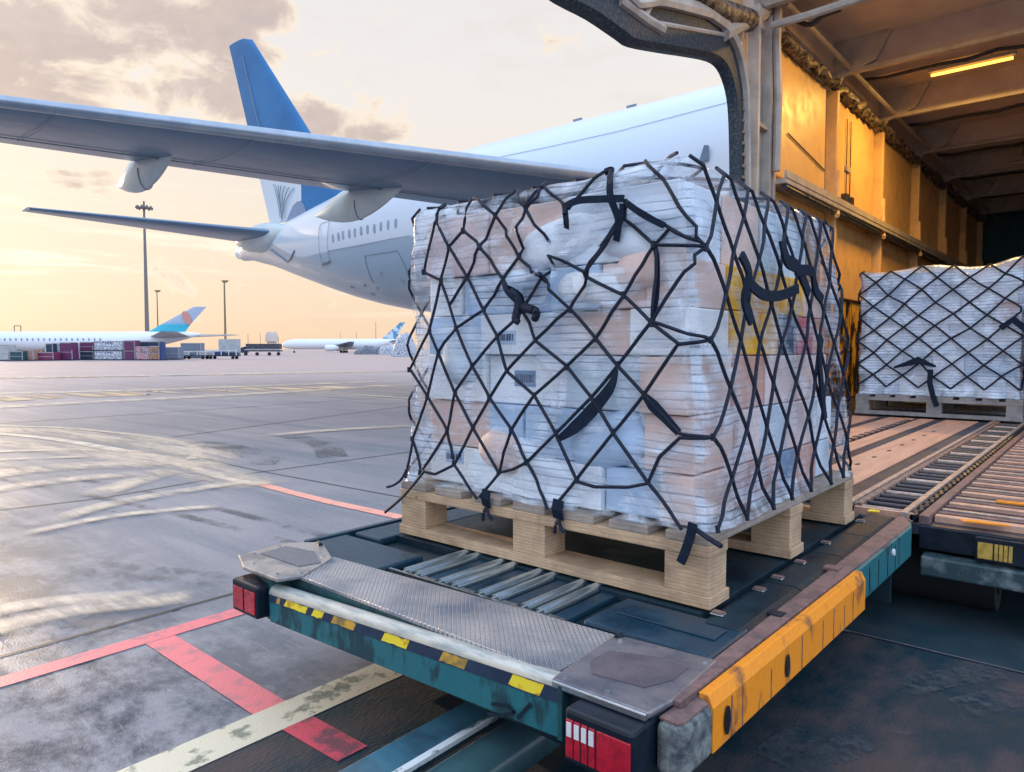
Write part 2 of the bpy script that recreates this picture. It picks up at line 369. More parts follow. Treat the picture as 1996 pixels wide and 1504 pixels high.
for px, w in (([(372, 862), (420, 866), (470, 876), (510, 892), (500, 905)], .5), ([(500, 846), (570, 850), (630, 866), (648, 890)], .45), ([(170, 1096), (300, 1108), (460, 1122)], .12), ([(150, 1110), (300, 1124), (460, 1138)], .12),
              ([(540, 1372), (600, 1330), (660, 1300), (720, 1288)], .07), ([(560, 1400), (640, 1345), (740, 1305)], .07), ([(-40, 900), (300, 960), (700, 1060)], .10), ([(-40, 925), (300, 990), (640, 1075)], .10), ([(1500, 1480), (1640, 1390), (1800, 1330), (2000, 1300)], .16), ([(1560, 1500), (1720, 1420), (1996, 1350)], .16)):
    pix_line('tyre_mark', pix_smooth(px), w, m_mark, .010)
# wet films left on the apron, they mirror the sky
def wet_fn(nt, b, mp, mx):
    N = nt.nodes; L = nt.links
    n = N.new('ShaderNodeTexNoise'); n.inputs['Scale'].default_value = 1.2; n.inputs['Detail'].default_value = 7
    m = N.new('ShaderNodeMapping'); m.inputs['Scale'].default_value = (.12, 1.6, 1); L.new(mp.inputs[0].links[0].from_socket, m.inputs[0]); L.new(m.outputs[0], n.inputs[0])
    r = N.new('ShaderNodeMapRange'); L.new(n.outputs['Fac'], r.inputs[0]); r.inputs[1].default_value = .42; r.inputs[2].default_value = .58
    L.new(r.outputs[0], b.inputs['Alpha'])
m_wet = M('wet_film', (.16, .165, .18), (.22, .20, .20), rough=.10, scale=2, bump=.0, spec=.9, fn=wet_fn)
def wet(px):
    g = MB(); P = [onz(x, y, .012) for x, y in px]; g.add(P, [tuple(range(len(P)))]); return tag(g.build('puddle', m_wet), kind='structure')
wet([(-80, 776), (140, 766), (500, 756), (820, 748), (820, 751), (500, 762), (140, 775), (-80, 786)])
wet([(-80, 736), (300, 730), (820, 722), (820, 724), (300, 733), (-80, 740)])

# ================================================================== PALLETS, LOADS, NETS
def wood_fn(nt, b, mp, mx):
    N = nt.nodes; L = nt.links
    w = N.new('ShaderNodeTexWave'); w.wave_type = 'BANDS'; w.bands_direction = 'Z'; w.inputs['Scale'].default_value = 9; w.inputs['Distortion'].default_value = 7; w.inputs['Detail'].default_value = 4
    m = N.new('ShaderNodeMapping'); m.inputs['Scale'].default_value = (.6, .5, 2.2); L.new(mp.inputs[0].links[0].from_socket, m.inputs[0]); L.new(m.outputs[0], w.inputs[0])
    x = N.new('ShaderNodeMix'); x.data_type = 'RGBA'; x.blend_type = 'MULTIPLY'; x.inputs[0].default_value = .22
    L.new(mx.outputs[2], x.inputs[6]); L.new(w.outputs['Color'], x.inputs[7])
    v = N.new('ShaderNodeTexVoronoi'); v.inputs['Scale'].default_value = 5.5; L.new(mp.inputs[0].links[0].from_socket, v.inputs[0])
    r = N.new('ShaderNodeMapRange'); L.new(v.outputs['Distance'], r.inputs[0]); r.inputs[1].default_value = .09; r.inputs[2].default_value = .05; r.inputs[3].default_value = 0; r.inputs[4].default_value = .7
    k = N.new('ShaderNodeMix'); k.data_type = 'RGBA'; L.new(r.outputs[0], k.inputs[0]); L.new(x.outputs[2], k.inputs[6]); k.inputs[7].default_value = (.10, .06, .04, 1)
    n = N.new('ShaderNodeTexNoise'); n.inputs['Scale'].default_value = 2.4; n.inputs['Detail'].default_value = 8; n.inputs['Roughness'].default_value = .75; L.new(mp.inputs[0].links[0].from_socket, n.inputs[0])
    r2 = N.new('ShaderNodeMapRange'); L.new(n.outputs['Fac'], r2.inputs[0]); r2.inputs[1].default_value = .50; r2.inputs[2].default_value = .72; r2.inputs[4].default_value = .6
    k2 = N.new('ShaderNodeMix'); k2.data_type = 'RGBA'; L.new(r2.outputs[0], k2.inputs[0]); L.new(k.outputs[2], k2.inputs[6]); k2.inputs[7].default_value = (.20, .14, .10, 1)
    L.new(k2.outputs[2], b.inputs['Base Color'])
m_wood = M('pallet_wood', (.60, .41, .25), (.44, .29, .18), rough=.7, scale=5, bump=.35, bscale=40, fn=wood_fn, stretch=(1, 1, 1))
m_woodg = M('weathered_wood', (.40, .33, .27), (.26, .22, .20), rough=.8, scale=6, bump=.4, bscale=40, fn=wood_fn)
m_woodd = M('weathered_grey_wood', (.34, .31, .30), (.22, .21, .22), rough=.8, scale=6, bump=.4, bscale=40, fn=wood_fn)

def pallet(x0, x1, y0, y1, z, label, boards, wood, top, hs=(.05, .15, .045, .04)):
    t = thing('pallet', ((x0+x1)/2, y0, z), label, 'pallet', 'wooden pallets under wrapped loads')
    h1, h2, h3, h4 = hs; z1 = z+h1; z2 = z1+h2; z3 = z2+h3; z4 = z3+h4
    ym = (y0+y1)/2; bw, bd = .19, .16
    for yy in (y0, ym-bd/2, y1-bd):
        MB().box(x0-.01, x1+.01, yy-.008, yy+bd+.01, z+.002, z1).build('skid_board', wood, t, bevel=.004)
        MB().box(x0-.004, x1+.004, yy-.004, yy+bd+.004, z2, z3).build('stringer_board', wood, t, bevel=.004)
        for xx in (x0, (x0+x1)/2-bw/2, x1-bw):
            MB().box(xx, xx+bw, yy, yy+bd, z1, z2).build('block', wood, t, bevel=.004)
    n = boards; w = (x1-x0)/(n+(n-1)*.42); st = w*1.42
    for i in range(n):
        a = x0+i*st; MB().box(a, a+w, y0-.002, y1+.002, z3, z4).build('top_board', top, t, bevel=.005)
    return t, z4

class Load:
    """wrapped block: perimeter surface P(u,z) -> point; u=0 at front-left, front, right, back, left"""
    def __init__(s, x0, x1, y0, y1, z0, z1, taper=.05, amp=1.0, seed=0, top=None, fold=None, lean=0.0):
        s.x0, s.x1, s.y0, s.y1, s.z0, s.z1 = x0, x1, y0, y1, z0, z1
        s.W = x1-x0; s.D = y1-y0; s.H = z1-z0; s.per = 2*(s.W+s.D); s.taper = taper; s.amp = amp; s.seed = seed; s.r = .05
        s.top = top or (lambda x, y: 0.0); s.fold = fold
    def base(s, u):
        u %= s.per; r = s.r
        def corner(cx, cy, a0, t):
            a = a0+t*math.pi/2; return (cx+r*math.cos(a), cy+r*math.sin(a), math.cos(a), math.sin(a))
        segs = [(s.W, (s.x0, s.y0), (1, 0), (0, -1)), (s.D, (s.x1, s.y0), (0, 1), (1, 0)), (s.W, (s.x1, s.y1), (-1, 0), (0, 1)), (s.D, (s.x0, s.y1), (0, -1), (-1, 0))]
        for i, (ln, p, d, n) in enumerate(segs):
            if u <= ln or i == 3:
                q = min(u, ln)
                x = p[0]+d[0]*q; y = p[1]+d[1]*q
                nx, ny = n
                # round corners
                for e, sgn in ((q, -1), (ln-q, 1)):
                    if e < r:
                        k = 1-e/r; off = r*(1-math.sqrt(max(0, 1-k*k)))
                        x -= n[0]*off; y -= n[1]*off
                        nx += d[0]*sgn*k; ny += d[1]*sgn*k
                return x, y, nx, ny
            u -= ln
    def disp(s, x, y, z, u):
        a = s.amp
        v = Vector((x*2.2, y*2.2, z*3.0+s.seed))
        d = .020*noise.noise(v)+.009*noise.noise(v*2.7)+.002*noise.noise(Vector((x*3, y*3, z*24)))
        # box shoulders pushing the film out
        row = math.floor((z-s.z0)/.3); k = noise.cell(Vector((u*2.6+row*.37, row*1.3, s.seed)))
        d += (k-.5)*.012
        if s.fold: d += s.fold(x, z, u)
        return d*a
    def P(s, u, z, extra=0.0):
        x, y, nx, ny = s.base(u); L = math.hypot(nx, ny); nx /= L; ny /= L
        t = (z-s.z0)/s.H
        cx, cy = (s.x0+s.x1)/2, (s.y0+s.y1)/2
        k = 1-s.taper*max(0, t)**1.5
        x = s.x1-(s.x1-cx)*(1-k)*2-(s.x1-x)*(1-(1-k)) if s.taper else x
        y = cy+(y-cy)*(1-(1-k)*.35)
        d = s.disp(x, y, z, u)+.03*max(0, .08-t)/.08*(1+noise.noise(Vector((x*9, y*9, 3))))
        zt = s.z1+s.top(x, y); zz = s.z0+(z-s.z0)*(zt-s.z0)/s.H
        # round the shoulder
        e = (s.z1-z)
        inset = 0
        if e < .06: q = 1-max(e, 0)/.06; inset = .06*(1-math.sqrt(max(0, 1-q*q)))
        d += extra-inset
        return Vector((x+nx*d, y+ny*d, zz))
    def T(s, x, y, extra=0):
        return Vector((x, y, s.z1+s.top(x, y)+.012*noise.noise(Vector((x*5, y*5, s.seed)))+extra))

def film_material(name, c=(.66, .75, .87), dark=(.07, .11, .19), lo=.44, hi=.60, amin=.06, amax=.66, ws=58):
    m = bpy.data.materials.new(name); m.use_nodes = True; nt = m.node_tree; N = nt.nodes; L = nt.links
    b = N['Principled BSDF']; b.inputs['Roughness'].default_value = .20; b.inputs['Coat Weight'].default_value = .8; b.inputs['Coat Roughness'].default_value = .07
    tc = N.new('ShaderNodeTexCoord')
    def nz(sc, st, det=6, rough=.6, dist=0):
        mm = N.new('ShaderNodeMapping'); mm.inputs['Scale'].default_value = st; L.new(tc.outputs['Object'], mm.inputs[0])
        n = N.new('ShaderNodeTexNoise'); n.inputs['Scale'].default_value = sc; n.inputs['Detail'].default_value = det; n.inputs['Roughness'].default_value = rough; n.inputs['Distortion'].default_value = dist
        L.new(mm.outputs[0], n.inputs[0]); return n.outputs['Fac']
    def mr(x, a, c_, o0=0, o1=1):
        k = N.new('ShaderNodeMapRange'); L.new(x, k.inputs[0]); k.inputs[1].default_value = a; k.inputs[2].default_value = c_; k.inputs[3].default_value = o0; k.inputs[4].default_value = o1; return k.outputs[0]
    w = N.new('ShaderNodeTexWave'); w.wave_type = 'BANDS'; w.bands_direction = 'Z'; w.inputs['Scale'].default_value = ws/6.283*1.0
    w.inputs['Distortion'].default_value = 5; w.inputs['Detail'].default_value = 3; w.inputs['Detail Scale'].default_value = .6
    mw = N.new('ShaderNodeMapping'); mw.inputs['Scale'].default_value = (.35, .35, 1); L.new(tc.outputs['Object'], mw.inputs[0]); L.new(mw.outputs[0], w.inputs[0])
    wr = nz(3.0, (.6, .6, 13), 3, .5, 1.1)            # long horizontal creases
    big = nz(3.2, (1, 1, 1.3), 5, .6, .8)
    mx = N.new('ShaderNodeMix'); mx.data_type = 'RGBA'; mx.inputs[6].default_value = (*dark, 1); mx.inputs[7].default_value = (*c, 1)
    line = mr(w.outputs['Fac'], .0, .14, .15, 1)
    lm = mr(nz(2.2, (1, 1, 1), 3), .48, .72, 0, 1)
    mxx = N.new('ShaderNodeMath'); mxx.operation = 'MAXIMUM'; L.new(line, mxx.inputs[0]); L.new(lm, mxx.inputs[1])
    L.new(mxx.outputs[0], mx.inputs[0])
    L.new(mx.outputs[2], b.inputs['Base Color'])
    al = N.new('ShaderNodeMath'); al.operation = 'ADD'
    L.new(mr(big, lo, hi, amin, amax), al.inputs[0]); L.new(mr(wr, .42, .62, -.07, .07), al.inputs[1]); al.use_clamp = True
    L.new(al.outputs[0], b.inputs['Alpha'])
    h = N.new('ShaderNodeMath'); h.operation = 'ADD'; wq = N.new('ShaderNodeMath'); wq.operation = 'MULTIPLY'; wq.inputs[1].default_value = .42; L.new(wr, wq.inputs[0]); L.new(wq.outputs[0], h.inputs[0])
    
    h2 = N.new('ShaderNodeMath'); h2.operation = 'MULTIPLY'; L.new(w.outputs['Fac'], h2.inputs[0]); h2.inputs[1].default_value = .08; L.new(h2.outputs[0], h.inputs[1])
    # diagonal pulls gathered from a few points
    mr_ = N.new('ShaderNodeMapping'); mr_.inputs['Rotation'].default_value = (R(10), R(38), 0); mr_.inputs['Scale'].default_value = (.7, .7, 11); L.new(tc.outputs['Object'], mr_.inputs[0])
    dn = N.new('ShaderNodeTexNoise'); dn.inputs['Scale'].default_value = 3.5; dn.inputs['Detail'].default_value = 4; dn.inputs['Distortion'].default_value = 1.2; L.new(mr_.outputs[0], dn.inputs[0])
    dm = mr(nz(1.6, (1, 1, 1), 2, .5, .3), .50, .62, 0, 2.2)
    dd = N.new('ShaderNodeMath'); dd.operation = 'MULTIPLY'; L.new(dn.outputs['Fac'], dd.inputs[0]); L.new(dm, dd.inputs[1])
    h3 = N.new('ShaderNodeMath'); h3.operation = 'ADD'; L.new(h.outputs[0], h3.inputs[0]); L.new(dd.outputs[0], h3.inputs[1]); h = h3
    bp = N.new('ShaderNodeBump'); bp.inputs['Strength'].default_value = .42; bp.inputs['Distance'].default_value = .014; L.new(h.outputs[0], bp.inputs['Height']); L.new(bp.outputs[0], b.inputs['Normal'])
    return m
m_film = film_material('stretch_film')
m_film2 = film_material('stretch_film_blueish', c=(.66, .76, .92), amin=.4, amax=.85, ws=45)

def carton_mat(i, c):
    return M('carton_%d' % i, c, tuple(v*.85 for v in c), rough=.7, scale=4, bump=.1)
CART = [(.82, .87, .94), (.72, .80, .90), (.90, .91, .93), (.46, .28, .18), (.62, .34, .27), (.78, .58, .52), (.45, .60, .80), (.80, .64, .62), (.60, .07, .09), (.90, .48, .03), (.22, .32, .50), (.60, .70, .80), (.05, .08, .14)]
CM = [carton_mat(i, c) for i, c in enumerate(CART)]

def build_load(L, label, film, wF, wR, nx=90, nz_=70, colF=None, colR=None):
    t = thing('wrapped_cargo', ((L.x0+L.x1)/2, (L.y0+L.y1)/2, L.z0), label, 'cargo', 'film wrapped cargo loads on pallets')
    # film sides
    f = MB(); nu = int(nx*2*(L.W+L.D)/L.W)
    us = [i*L.per/nu for i in range(nu)]
    rings = []
    for j in range(nz_+1):
        e = j/nz_; z = L.z0+L.H*(e if e < .93 else .93+(e-.93)*1.0)
        rings.append([L.P(u, z) for u in us])
    f.rings(rings, closed=True, caps=False)
    # top cap: rings shrinking to the centre
    o = len(f.v)-len(us); cx, cy = (L.x0+L.x1)/2, (L.y0+L.y1)/2; last = rings[-1]; K = 6
    prev = list(range(o, o+len(us)))
    for k in range(1, K+1):
        q = 1-k/(K+.4); idx = []
        for p in last:
            x = cx+(p.x-cx)*q; y = cy+(p.y-cy)*q; f.v.append(L.T(x, y, .004)); idx.append(len(f.v)-1)
        m = len(us)
        for i in range(m): f.f.append((prev[i], prev[(i+1) % m], idx[(i+1) % m], idx[i]))
        prev = idx
    f.f.append(tuple(prev))
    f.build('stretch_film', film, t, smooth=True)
    # cartons behind the film
    zz = L.z0+.005; rnd = random.Random(L.seed+5); row = 0; inset = .075
    while zz < L.z1-.12:
        h = rnd.choice((.2, .24, .28, .3)) if zz+.5 < L.z1 else L.z1-zz-.06
        sh = L.taper*((zz+h-L.z0)/L.H)**1.5*L.W
        # front row
        x = L.x0+inset
        while x < L.x1-inset-sh-.02:
            w = min(rnd.uniform(*wF), L.x1-inset-sh-x)
            if L.x1-inset-sh-(x+w) < .12: w = L.x1-inset-sh-x
            ci = colF(x+w/2, zz+h/2, rnd) if colF else rnd.choice((0, 1, 2, 6, 11, 11, 5))
            d = inset-rnd.uniform(-.02, .040)
            b = MB().box(x+.004, x+w-.004, L.y0+d+L.D*L.taper*.3*((zz-L.z0)/L.H)**1.5, L.y0+.45, zz, zz+h-.006).build('carton', CM[ci], t, bevel=.006)
            if L.seed == 1 and w > .2 and rnd.random() < .28:
                yf = L.y0+d+L.D*L.taper*.3*((zz-L.z0)/L.H)**1.5
                lx = x+w*rnd.uniform(.12, .5); lz = zz+h*rnd.uniform(.25, .55); lw = min(.13, w*.4); lh = h*.32
                lo_ = MB().box(lx, lx+lw, yf-.003, yf-.0005, lz, lz+lh).build('paper_label', CM[rnd.choice((2, 10, 6))], b)
                g = MB(); q = lx+.008
                while q < lx+lw-.012:
                    bw_ = rnd.choice((.003, .005, .008)); g.box(q, q+bw_, yf-.005, yf-.003, lz+lh*.25, lz+lh*.75); q += bw_+rnd.choice((.004, .007))
                k_ = g.build('print_bars', CM[12], b)
            x += w
        y = L.y0+.455
        while y < L.y1-inset-.02:
            w = min(rnd.uniform(*wR), L.y1-inset-y)
            if L.y1-inset-(y+w) < .12: w = L.y1-inset-y
            ci = colR(y+w/2, zz+h/2, rnd) if colR else rnd.choice((0, 3, 4, 5, 7, 11))
            MB().box(L.x1-.5, L.x1-inset-sh+rnd.uniform(.0, .02), y+.004, y+w-.004, zz, zz+h-.006).build('carton', CM[ci], t, bevel=.006)
            y += w
        MB().box(L.x0+inset, L.x1-.52, L.y0+.46, L.y1-inset, zz, zz+h-.006).build('carton', CM[0], t)
        zz += h; row += 1
    return t

m_cord = M('net_cord', (.006, .010, .026), (.012, .02, .04), rough=.6, spec=.3, scale=40, bump=.4, bscale=400)
m_strap = M('net_strap', (.004, .010, .028), (.006, .018, .036), rough=.65, spec=.2, scale=30, bump=.4, bscale=300)
def lay(L, u, z, lift=.007):
    x, y, nx, ny = L.base(u); d = L.disp(x, y, z, u)
    soft = L.amp*.03*noise.noise(Vector((x*2.2, y*2.2, z*2.2+L.seed)))+.016
    return L.P(u, z, lift+max(0, soft-d))
def drape(mb, L, pts, r=.0075, lift=.007, flat=.6):
    """pts list of (u,z) ; taut cord spanning from knot to knot over the film"""
    out = []
    for i in range(len(pts)-1):
        (u0, z0), (u1, z1) = pts[i], pts[i+1]; n = max(2, int(math.hypot(u1-u0, z1-z0)/.04))
        for k in range(n): out.append(lay(L, u0+(u1-u0)*k/n, z0+(z1-z0)*k/n, lift))
    out.append(lay(L, *pts[-1], lift)); mb.tube(out, r, 6, flat=1.0)

# ---- first load
DZ = .60
p1, PT = pallet(-2.957, -1.175, 2.53, 4.44, DZ, 'pale new wooden pallet with thick blocks under the large netted load, on the loader', 7, m_wood, m_woodg)
def top1(x, y):
    return .03*math.exp(-((x+1.45)**2+(y-2.7)**2)/.05) - .008*max(0, y-2.9)
def fold1(x, z, u):
    if u > 1.9: return 0.0
    # gathered swirl of film near the top of the front face
    cx, cz = -1.95, 2.00; dx, dz = x-cx, z-cz; r = math.hypot(dx, dz*1.3)
    w = math.exp(-(r/.42)**2); a = math.atan2(dz, dx)
    d = w*(.040*math.sin(5*a+11*r)+.032)
    d += .010*w*math.sin(38*(dx*.5+dz)+4*noise.noise(Vector((x*4, z*4, 1))))
    w2 = math.exp(-(((x+2.3)/.5)**2+((z-2.12)/.10)**2)); d += .016*w2*1.4*math.sin(42*(dz-.25*dx))
    w3 = math.exp(-(((x+1.9)/.6)**2+((z-1.15)/.16)**2)); d += .010*w3*math.sin(45*(dz+.4*dx)+3*noise.noise(Vector((x*3, z*3, 5))))
    return d
L1 = Load(-2.925, -1.195, 2.555, 4.385, PT+.004, 2.345, taper=.055, seed=1, top=top1, fold=fold1)
def cf(x, z, r):
    if x < -2.72 and 1.25 < z < 1.75: return 7
    if x > -1.45 and 1.1 < z < 1.5: return 5
    if 2.05 < z < 2.2 and x < -1.9: return r.choice((5, 7, 2, 2))
    return r.choice((0, 0, 1, 2, 2, 6, 11, 11, 5))
def cr(y, z, r):
    if 1.62 < z < 2.12 and 2.95 < y < 3.95: return r.choice((9, 9, 9, 12))
    return r.choice((5, 7, 7, 3, 4, 4, 0, 11, 10, 8)) if z < 1.9 else r.choice((0, 5, 7, 11, 3))
wl1 = build_load(L1, 'tall wrapped load of white and pink cartons on the loader deck in the foreground', m_film, (.22, .5), (.2, .42), 130, 90, cf, cr)

def sack(cx, cy, cz, a, b, c, rot, mat, seed):
    g = MB(); rg = []
    for i in range(1, 12):
        v = math.pi*i/12; row = []
        for k in range(24):
            u = 2*math.pi*k/24; f = lambda q, e: math.copysign(abs(q)**e, q)
            x = a*f(math.cos(u), .75)*math.sin(v)**.6; y = b*f(math.sin(u), .9)*math.sin(v)**.6; z = c*f(math.cos(v), .8)
            nn = 1+.10*noise.noise(Vector((x*9+seed, y*9, z*14)))
            row.append((cx+(x*math.cos(rot)-z*math.sin(rot))*nn, cy+y*nn, cz+(x*math.sin(rot)+z*math.cos(rot))*nn))
        rg.append(row)
    g.rings(rg); return g.build('sack', mat, wl1, smooth=True)
for i, (px, py, a, c, rot, ci) in enumerate(((1090, 470, .26, .10, .2, 0), (1230, 455, .20, .11, -.3, 1), (1262, 520, .17, .09, .15, 5), (1150, 560, .20, .07, -.1, 2), (900, 700, .14, .13, .4, 11), (980, 880, .16, .10, -.3, 5), (1180, 860, .20, .12, .25, 6))):
    p = ony(px, py, 2.62); sack(p.x, 2.66, p.z, a, .09, c, rot, CM[ci], i)
net1 = thing('cargo_net', (-2.06, 3.48, PT), 'navy cargo net drawn over the large wrapped load in the foreground', 'cargo net', 'cargo nets over the wrapped loads')
def Z7(x, y):   # photograph sketch coordinates of the front net -> (u, z) on the front face
    p = ony(760+x/1.88, 280+y/1.88, L1.y0-.01)
    t = (p.z-L1.z0)/L1.H; k = L1.taper*max(0, t)**1.5
    # invert the taper used in P
    cx = (L1.x0+L1.x1)/2; kk = k; xx = L1.x1-(L1.x1-(p.x)-(L1.x1-cx)*kk*2)/(1-kk) if False else p.x
    X = p.x; xs = L1.x1-(L1.x1-X-(L1.x1-cx)*k*2)/(1-k)
    z = min(p.z, L1.z1-.002)
    return (max(0.0, xs-L1.x0), z)
FR = [
 [(172, 228), (172, 290), (220, 378), (283, 488), (352, 610), (405, 705), (440, 832), (540, 920), (618, 1060), (693, 1228)],
 [(290, 195), (325, 205), (390, 262), (465, 415), (565, 490), (665, 605), (755, 715), (835, 818), (930, 925), (1065, 1065), (1140, 1235)],
 [(425, 160), (440, 165), (508, 240), (575, 360)],
 [(545, 130), (635, 225), (665, 240)],
 [(915, 50), (1000, 145), (1085, 232), (1130, 330)],
 [(275, 318), (340, 378), (422, 497), (475, 590), (515, 655), (540, 720), (650, 815), (740, 930), (820, 1062), (945, 1235), (1088, 1405)],
 [(185, 500), (250, 675), (310, 815), (372, 930), (455, 1045), (510, 1165), (595, 1332)],
 [(150, 685), (185, 765), (240, 910), (305, 1040), (402, 1205)],
 [(80, 825), (140, 925), (215, 1050), (242, 1175), (345, 1295)],
 [(85, 1080), (125, 1200)],
 [(125, 470), (185, 500)],
 [(125, 470), (165, 290), (172, 228)],
 [(150, 685), (185, 500), (220, 378), (275, 318), (290, 200)],
 [(80, 825), (150, 685)],
 [(85, 1080), (140, 925), (185, 765), (205, 730), (250, 675), (352, 610), (422, 497), (465, 415), (508, 240), (545, 130)],
 [(220, 590), (283, 488), (340, 378), (390, 262), (430, 158)],
 [(125, 1200), (215, 1050), (240, 910), (310, 815), (405, 705), (475, 635)],
 [(242, 1175), (305, 1040), (372, 930), (440, 832), (540, 720), (665, 605), (725, 490), (845, 285)],
 [(130, 1195), (180, 1208), (242, 1175)],
 [(352, 1290), (405, 1205), (420, 1130), (455, 1045), (540, 920), (650, 815), (755, 715), (865, 565), (965, 385)],
 [(402, 1205), (455, 1192), (510, 1165), (618, 1060), (740, 930), (835, 818), (965, 665)],
 [(615, 1330), (693, 1228), (820, 1062), (930, 925), (1065, 740), (1120, 620)],
 [(697, 1236), (760, 1255), (880, 1258), (950, 1245), (990, 1150), (1065, 1080)],
 [(500, 590), (565, 490), (610, 415), (725, 475)],
 [(725, 490), (865, 565), (965, 665), (1070, 742)],
 [(1070, 742), (1110, 900), (1140, 1000)],
 [(1065, 1065), (1125, 900)],
 [(665, 235), (765, 80), (790, 75), (820, 200), (840, 280), (730, 470)],
 [(870, 230), (860, 290), (965, 385), (1020, 325), (1085, 232)],
 [(870, 230), (1010, 315), (1110, 322)],
 [(975, 400), (978, 500), (965, 660)],
 [(508, 240), (545, 195), (545, 135)],
]
mb = MB()
frs = [[q for q in (Z7(*p) for p in pl) if q[0] < L1.W-.05] for pl in FR]
frs = [pl for pl in frs if len(pl) > 1]
def diamond(mb, L, ua, ub, za, zb, w, h, seed, r, jit=.02, u_edge=None):
    rnd = random.Random(seed); nu = max(1, round((ub-ua)/w)); nv = max(1, round((zb-za)/(h/2)))
    w = (ub-ua)/nu; hh = (zb-za)/nv; node = {}
    for j in range(nv+1):
        for i in range(nu+1):
            u = ua+(i+(.5 if j % 2 else 0))*w
            if u > ub+1e-6: continue
            jx = 0 if (i == 0 and j % 2 == 0) else rnd.uniform(-jit, jit)
            node[(i, j)] = (u+jx, min(za+j*hh+(rnd.uniform(-jit, jit) if 0 < j < nv else 0), L.z1-.001))
    for (i, j), p in node.items():
        for i2 in ((i, i-1) if j % 2 == 0 else (i, i+1)):
            q = node.get((i2, j+1))
            if q: drape(mb, L, [p, ((p[0]+q[0])/2+rnd.uniform(-.004, .004), (p[1]+q[1])/2), q], r)
    return node
mb = MB()
n_r = diamond(mb, L1, L1.W+.03, L1.W+L1.D, L1.z0+.02, L1.z1, .265, .375, 3, .0082, .009)
mb.build('side_mesh', m_cord, net1, smooth=True)
edge_nodes = [p for (i, j), p in n_r.items() if i == 0 and j % 2 == 0]
for pl in frs:
    if pl[-1][0] > L1.W-.24 and pl[-1][1] > L1.z0+.05:
        sgn = 1 if pl[-1][1] > pl[-2][1] else -1
        du = L1.W-pl[-1][0]; cands = [p for p in edge_nodes if p[1] < L1.z1-.1 and (sgn*(p[1]-pl[-1][1]) > -.03 or abs(p[1]-pl[-1][1]) < .16)]
        if cands: pl.append(min(cands, key=lambda p: abs(p[1]-pl[-1][1]-sgn*du*1.0)))
mb = MB()
for pl in frs: drape(mb, L1, pl, .0078)
mb.build('front_mesh', m_cord, net1, smooth=True)
mb = MB(); diamond(mb, L1, L1.W+L1.D, L1.per, L1.z0+.02, L1.z1, .26, .34, 9, .0075, .02)
mb.build('rear_mesh', m_cord, net1, smooth=True)
mb = MB()
nx_, ny_ = 6, 7
for i in range(nx_):
    for j in range(ny_):
        xa = L1.x0+.07+(L1.W-.26)*i/nx_; xb = L1.x0+.07+(L1.W-.26)*(i+1)/nx_; ya = L1.y0+.08+(L1.D-.2)*j/ny_; yb = L1.y0+.08+(L1.D-.2)*(j+1)/ny_
        for a, b in (((xa, ya), (xb, yb)), ((xa, yb), (xb, ya))):
            mb.tube([L1.T(a[0]+(b[0]-a[0])*k/4, a[1]+(b[1]-a[1])*k/4, .012) for k in range(5)], .0075, 6)
mb.build('top_mesh', m_cord, net1, smooth=True)
# knots at crossings
kn = MB()
cnt = {}
for pl in frs:
    for p in pl:
        k = (round(p[0], 2), round(p[1], 2)); cnt[k] = cnt.get(k, 0)+1
for (u, z), c in cnt.items():
    if c > 1:
        a = lay(L1, u, z-.014); b = lay(L1, u, z+.014); kn.tube([a, (a+b)/2, b], .011, 6)
for u, z in n_r.values():
    if z < L1.z1-.03:
        a = lay(L1, u, z-.014); b = lay(L1, u, z+.014); kn.tube([a, b], .010, 6)
kn.build('knots', m_cord, net1, smooth=True)['kind'] = 'stuff'
# wide straps, tassels, hanging tails
def strapz(pts, w, th=.3, name='strap', lift=.016):
    s_ = MB(); P = [Z7(*p) for p in pts]; out = []
    for i in range(len(P)-1):
        for k in range(6):
            t = k/6; out.append(L1.P(P[i][0]+(P[i+1][0]-P[i][0])*t, P[i][1]+(P[i+1][1]-P[i][1])*t, lift))
    out.append(L1.P(*P[-1], lift)); s_.tube(out, w, 8, flat=th, up=(0, 1, 0) if False else None)
    return s_.build(name, m_strap, net1, smooth=True)
def ribbon(mbd, pts, w, th=.004, n=(0, -1, 0)):
    """flat webbing through points with face normal n"""
    n = Vector(n); P = [Vector(p) for p in pts]; rg = []
    for i, p in enumerate(P):
        t = (P[min(i+1, len(P)-1)]-P[max(i-1, 0)]).normalized(); a = t.cross(n).normalized()*(w/2 if not isinstance(w, (list, tuple)) else w[i]/2)
        rg.append([p-a-n*th/2, p+a-n*th/2, p+a+n*th/2, p-a+n*th/2])
    mbd.rings(rg)
def fsp(x, y, off): # a point standing off the front face
    u, z = Z7(x, y); return L1.P(u, z, off)
for pts, w in (
    ([(640, 238), (700, 215), (780, 212), (870, 218)], .030),
    ([(765, 75), (790, 80), (812, 140), (822, 210), (842, 290), (826, 365)], .030),
    ([(862, 235), (848, 300), (800, 345), (775, 385)], .022),
    ([(880, 235), (940, 280), (1008, 315)], .026),
    ([(655, 240), (665, 290), (660, 315)], .026),
    ([(835, 830), (810, 900), (740, 980), (680, 1040), (620, 1085)], [.01, .045, .06, .055, .02]),
    ([(928, 925), (965, 965), (1010, 1010), (1060, 1062)], [.02, .05, .04, .03]),
    ([(450, 525), (470, 560), (482, 610)], [.015, .05, .03]),
    ([(965, 385), (975, 440), (978, 560), (966, 660)], .020),
    ([(655, 240), (660, 262)], .02)):
    s_ = MB(); P = smoothp([fsp(x, y, .022) for x, y in pts], 6)
    if isinstance(w, list):
        ww = []
        for i in range(len(w)-1): ww += [w[i]+(w[i+1]-w[i])*k/6 for k in range(6)]
        ww.append(w[-1]); w = ww
    ribbon(s_, P, w, .006); s_.build('strap', m_strap, net1, smooth=True)
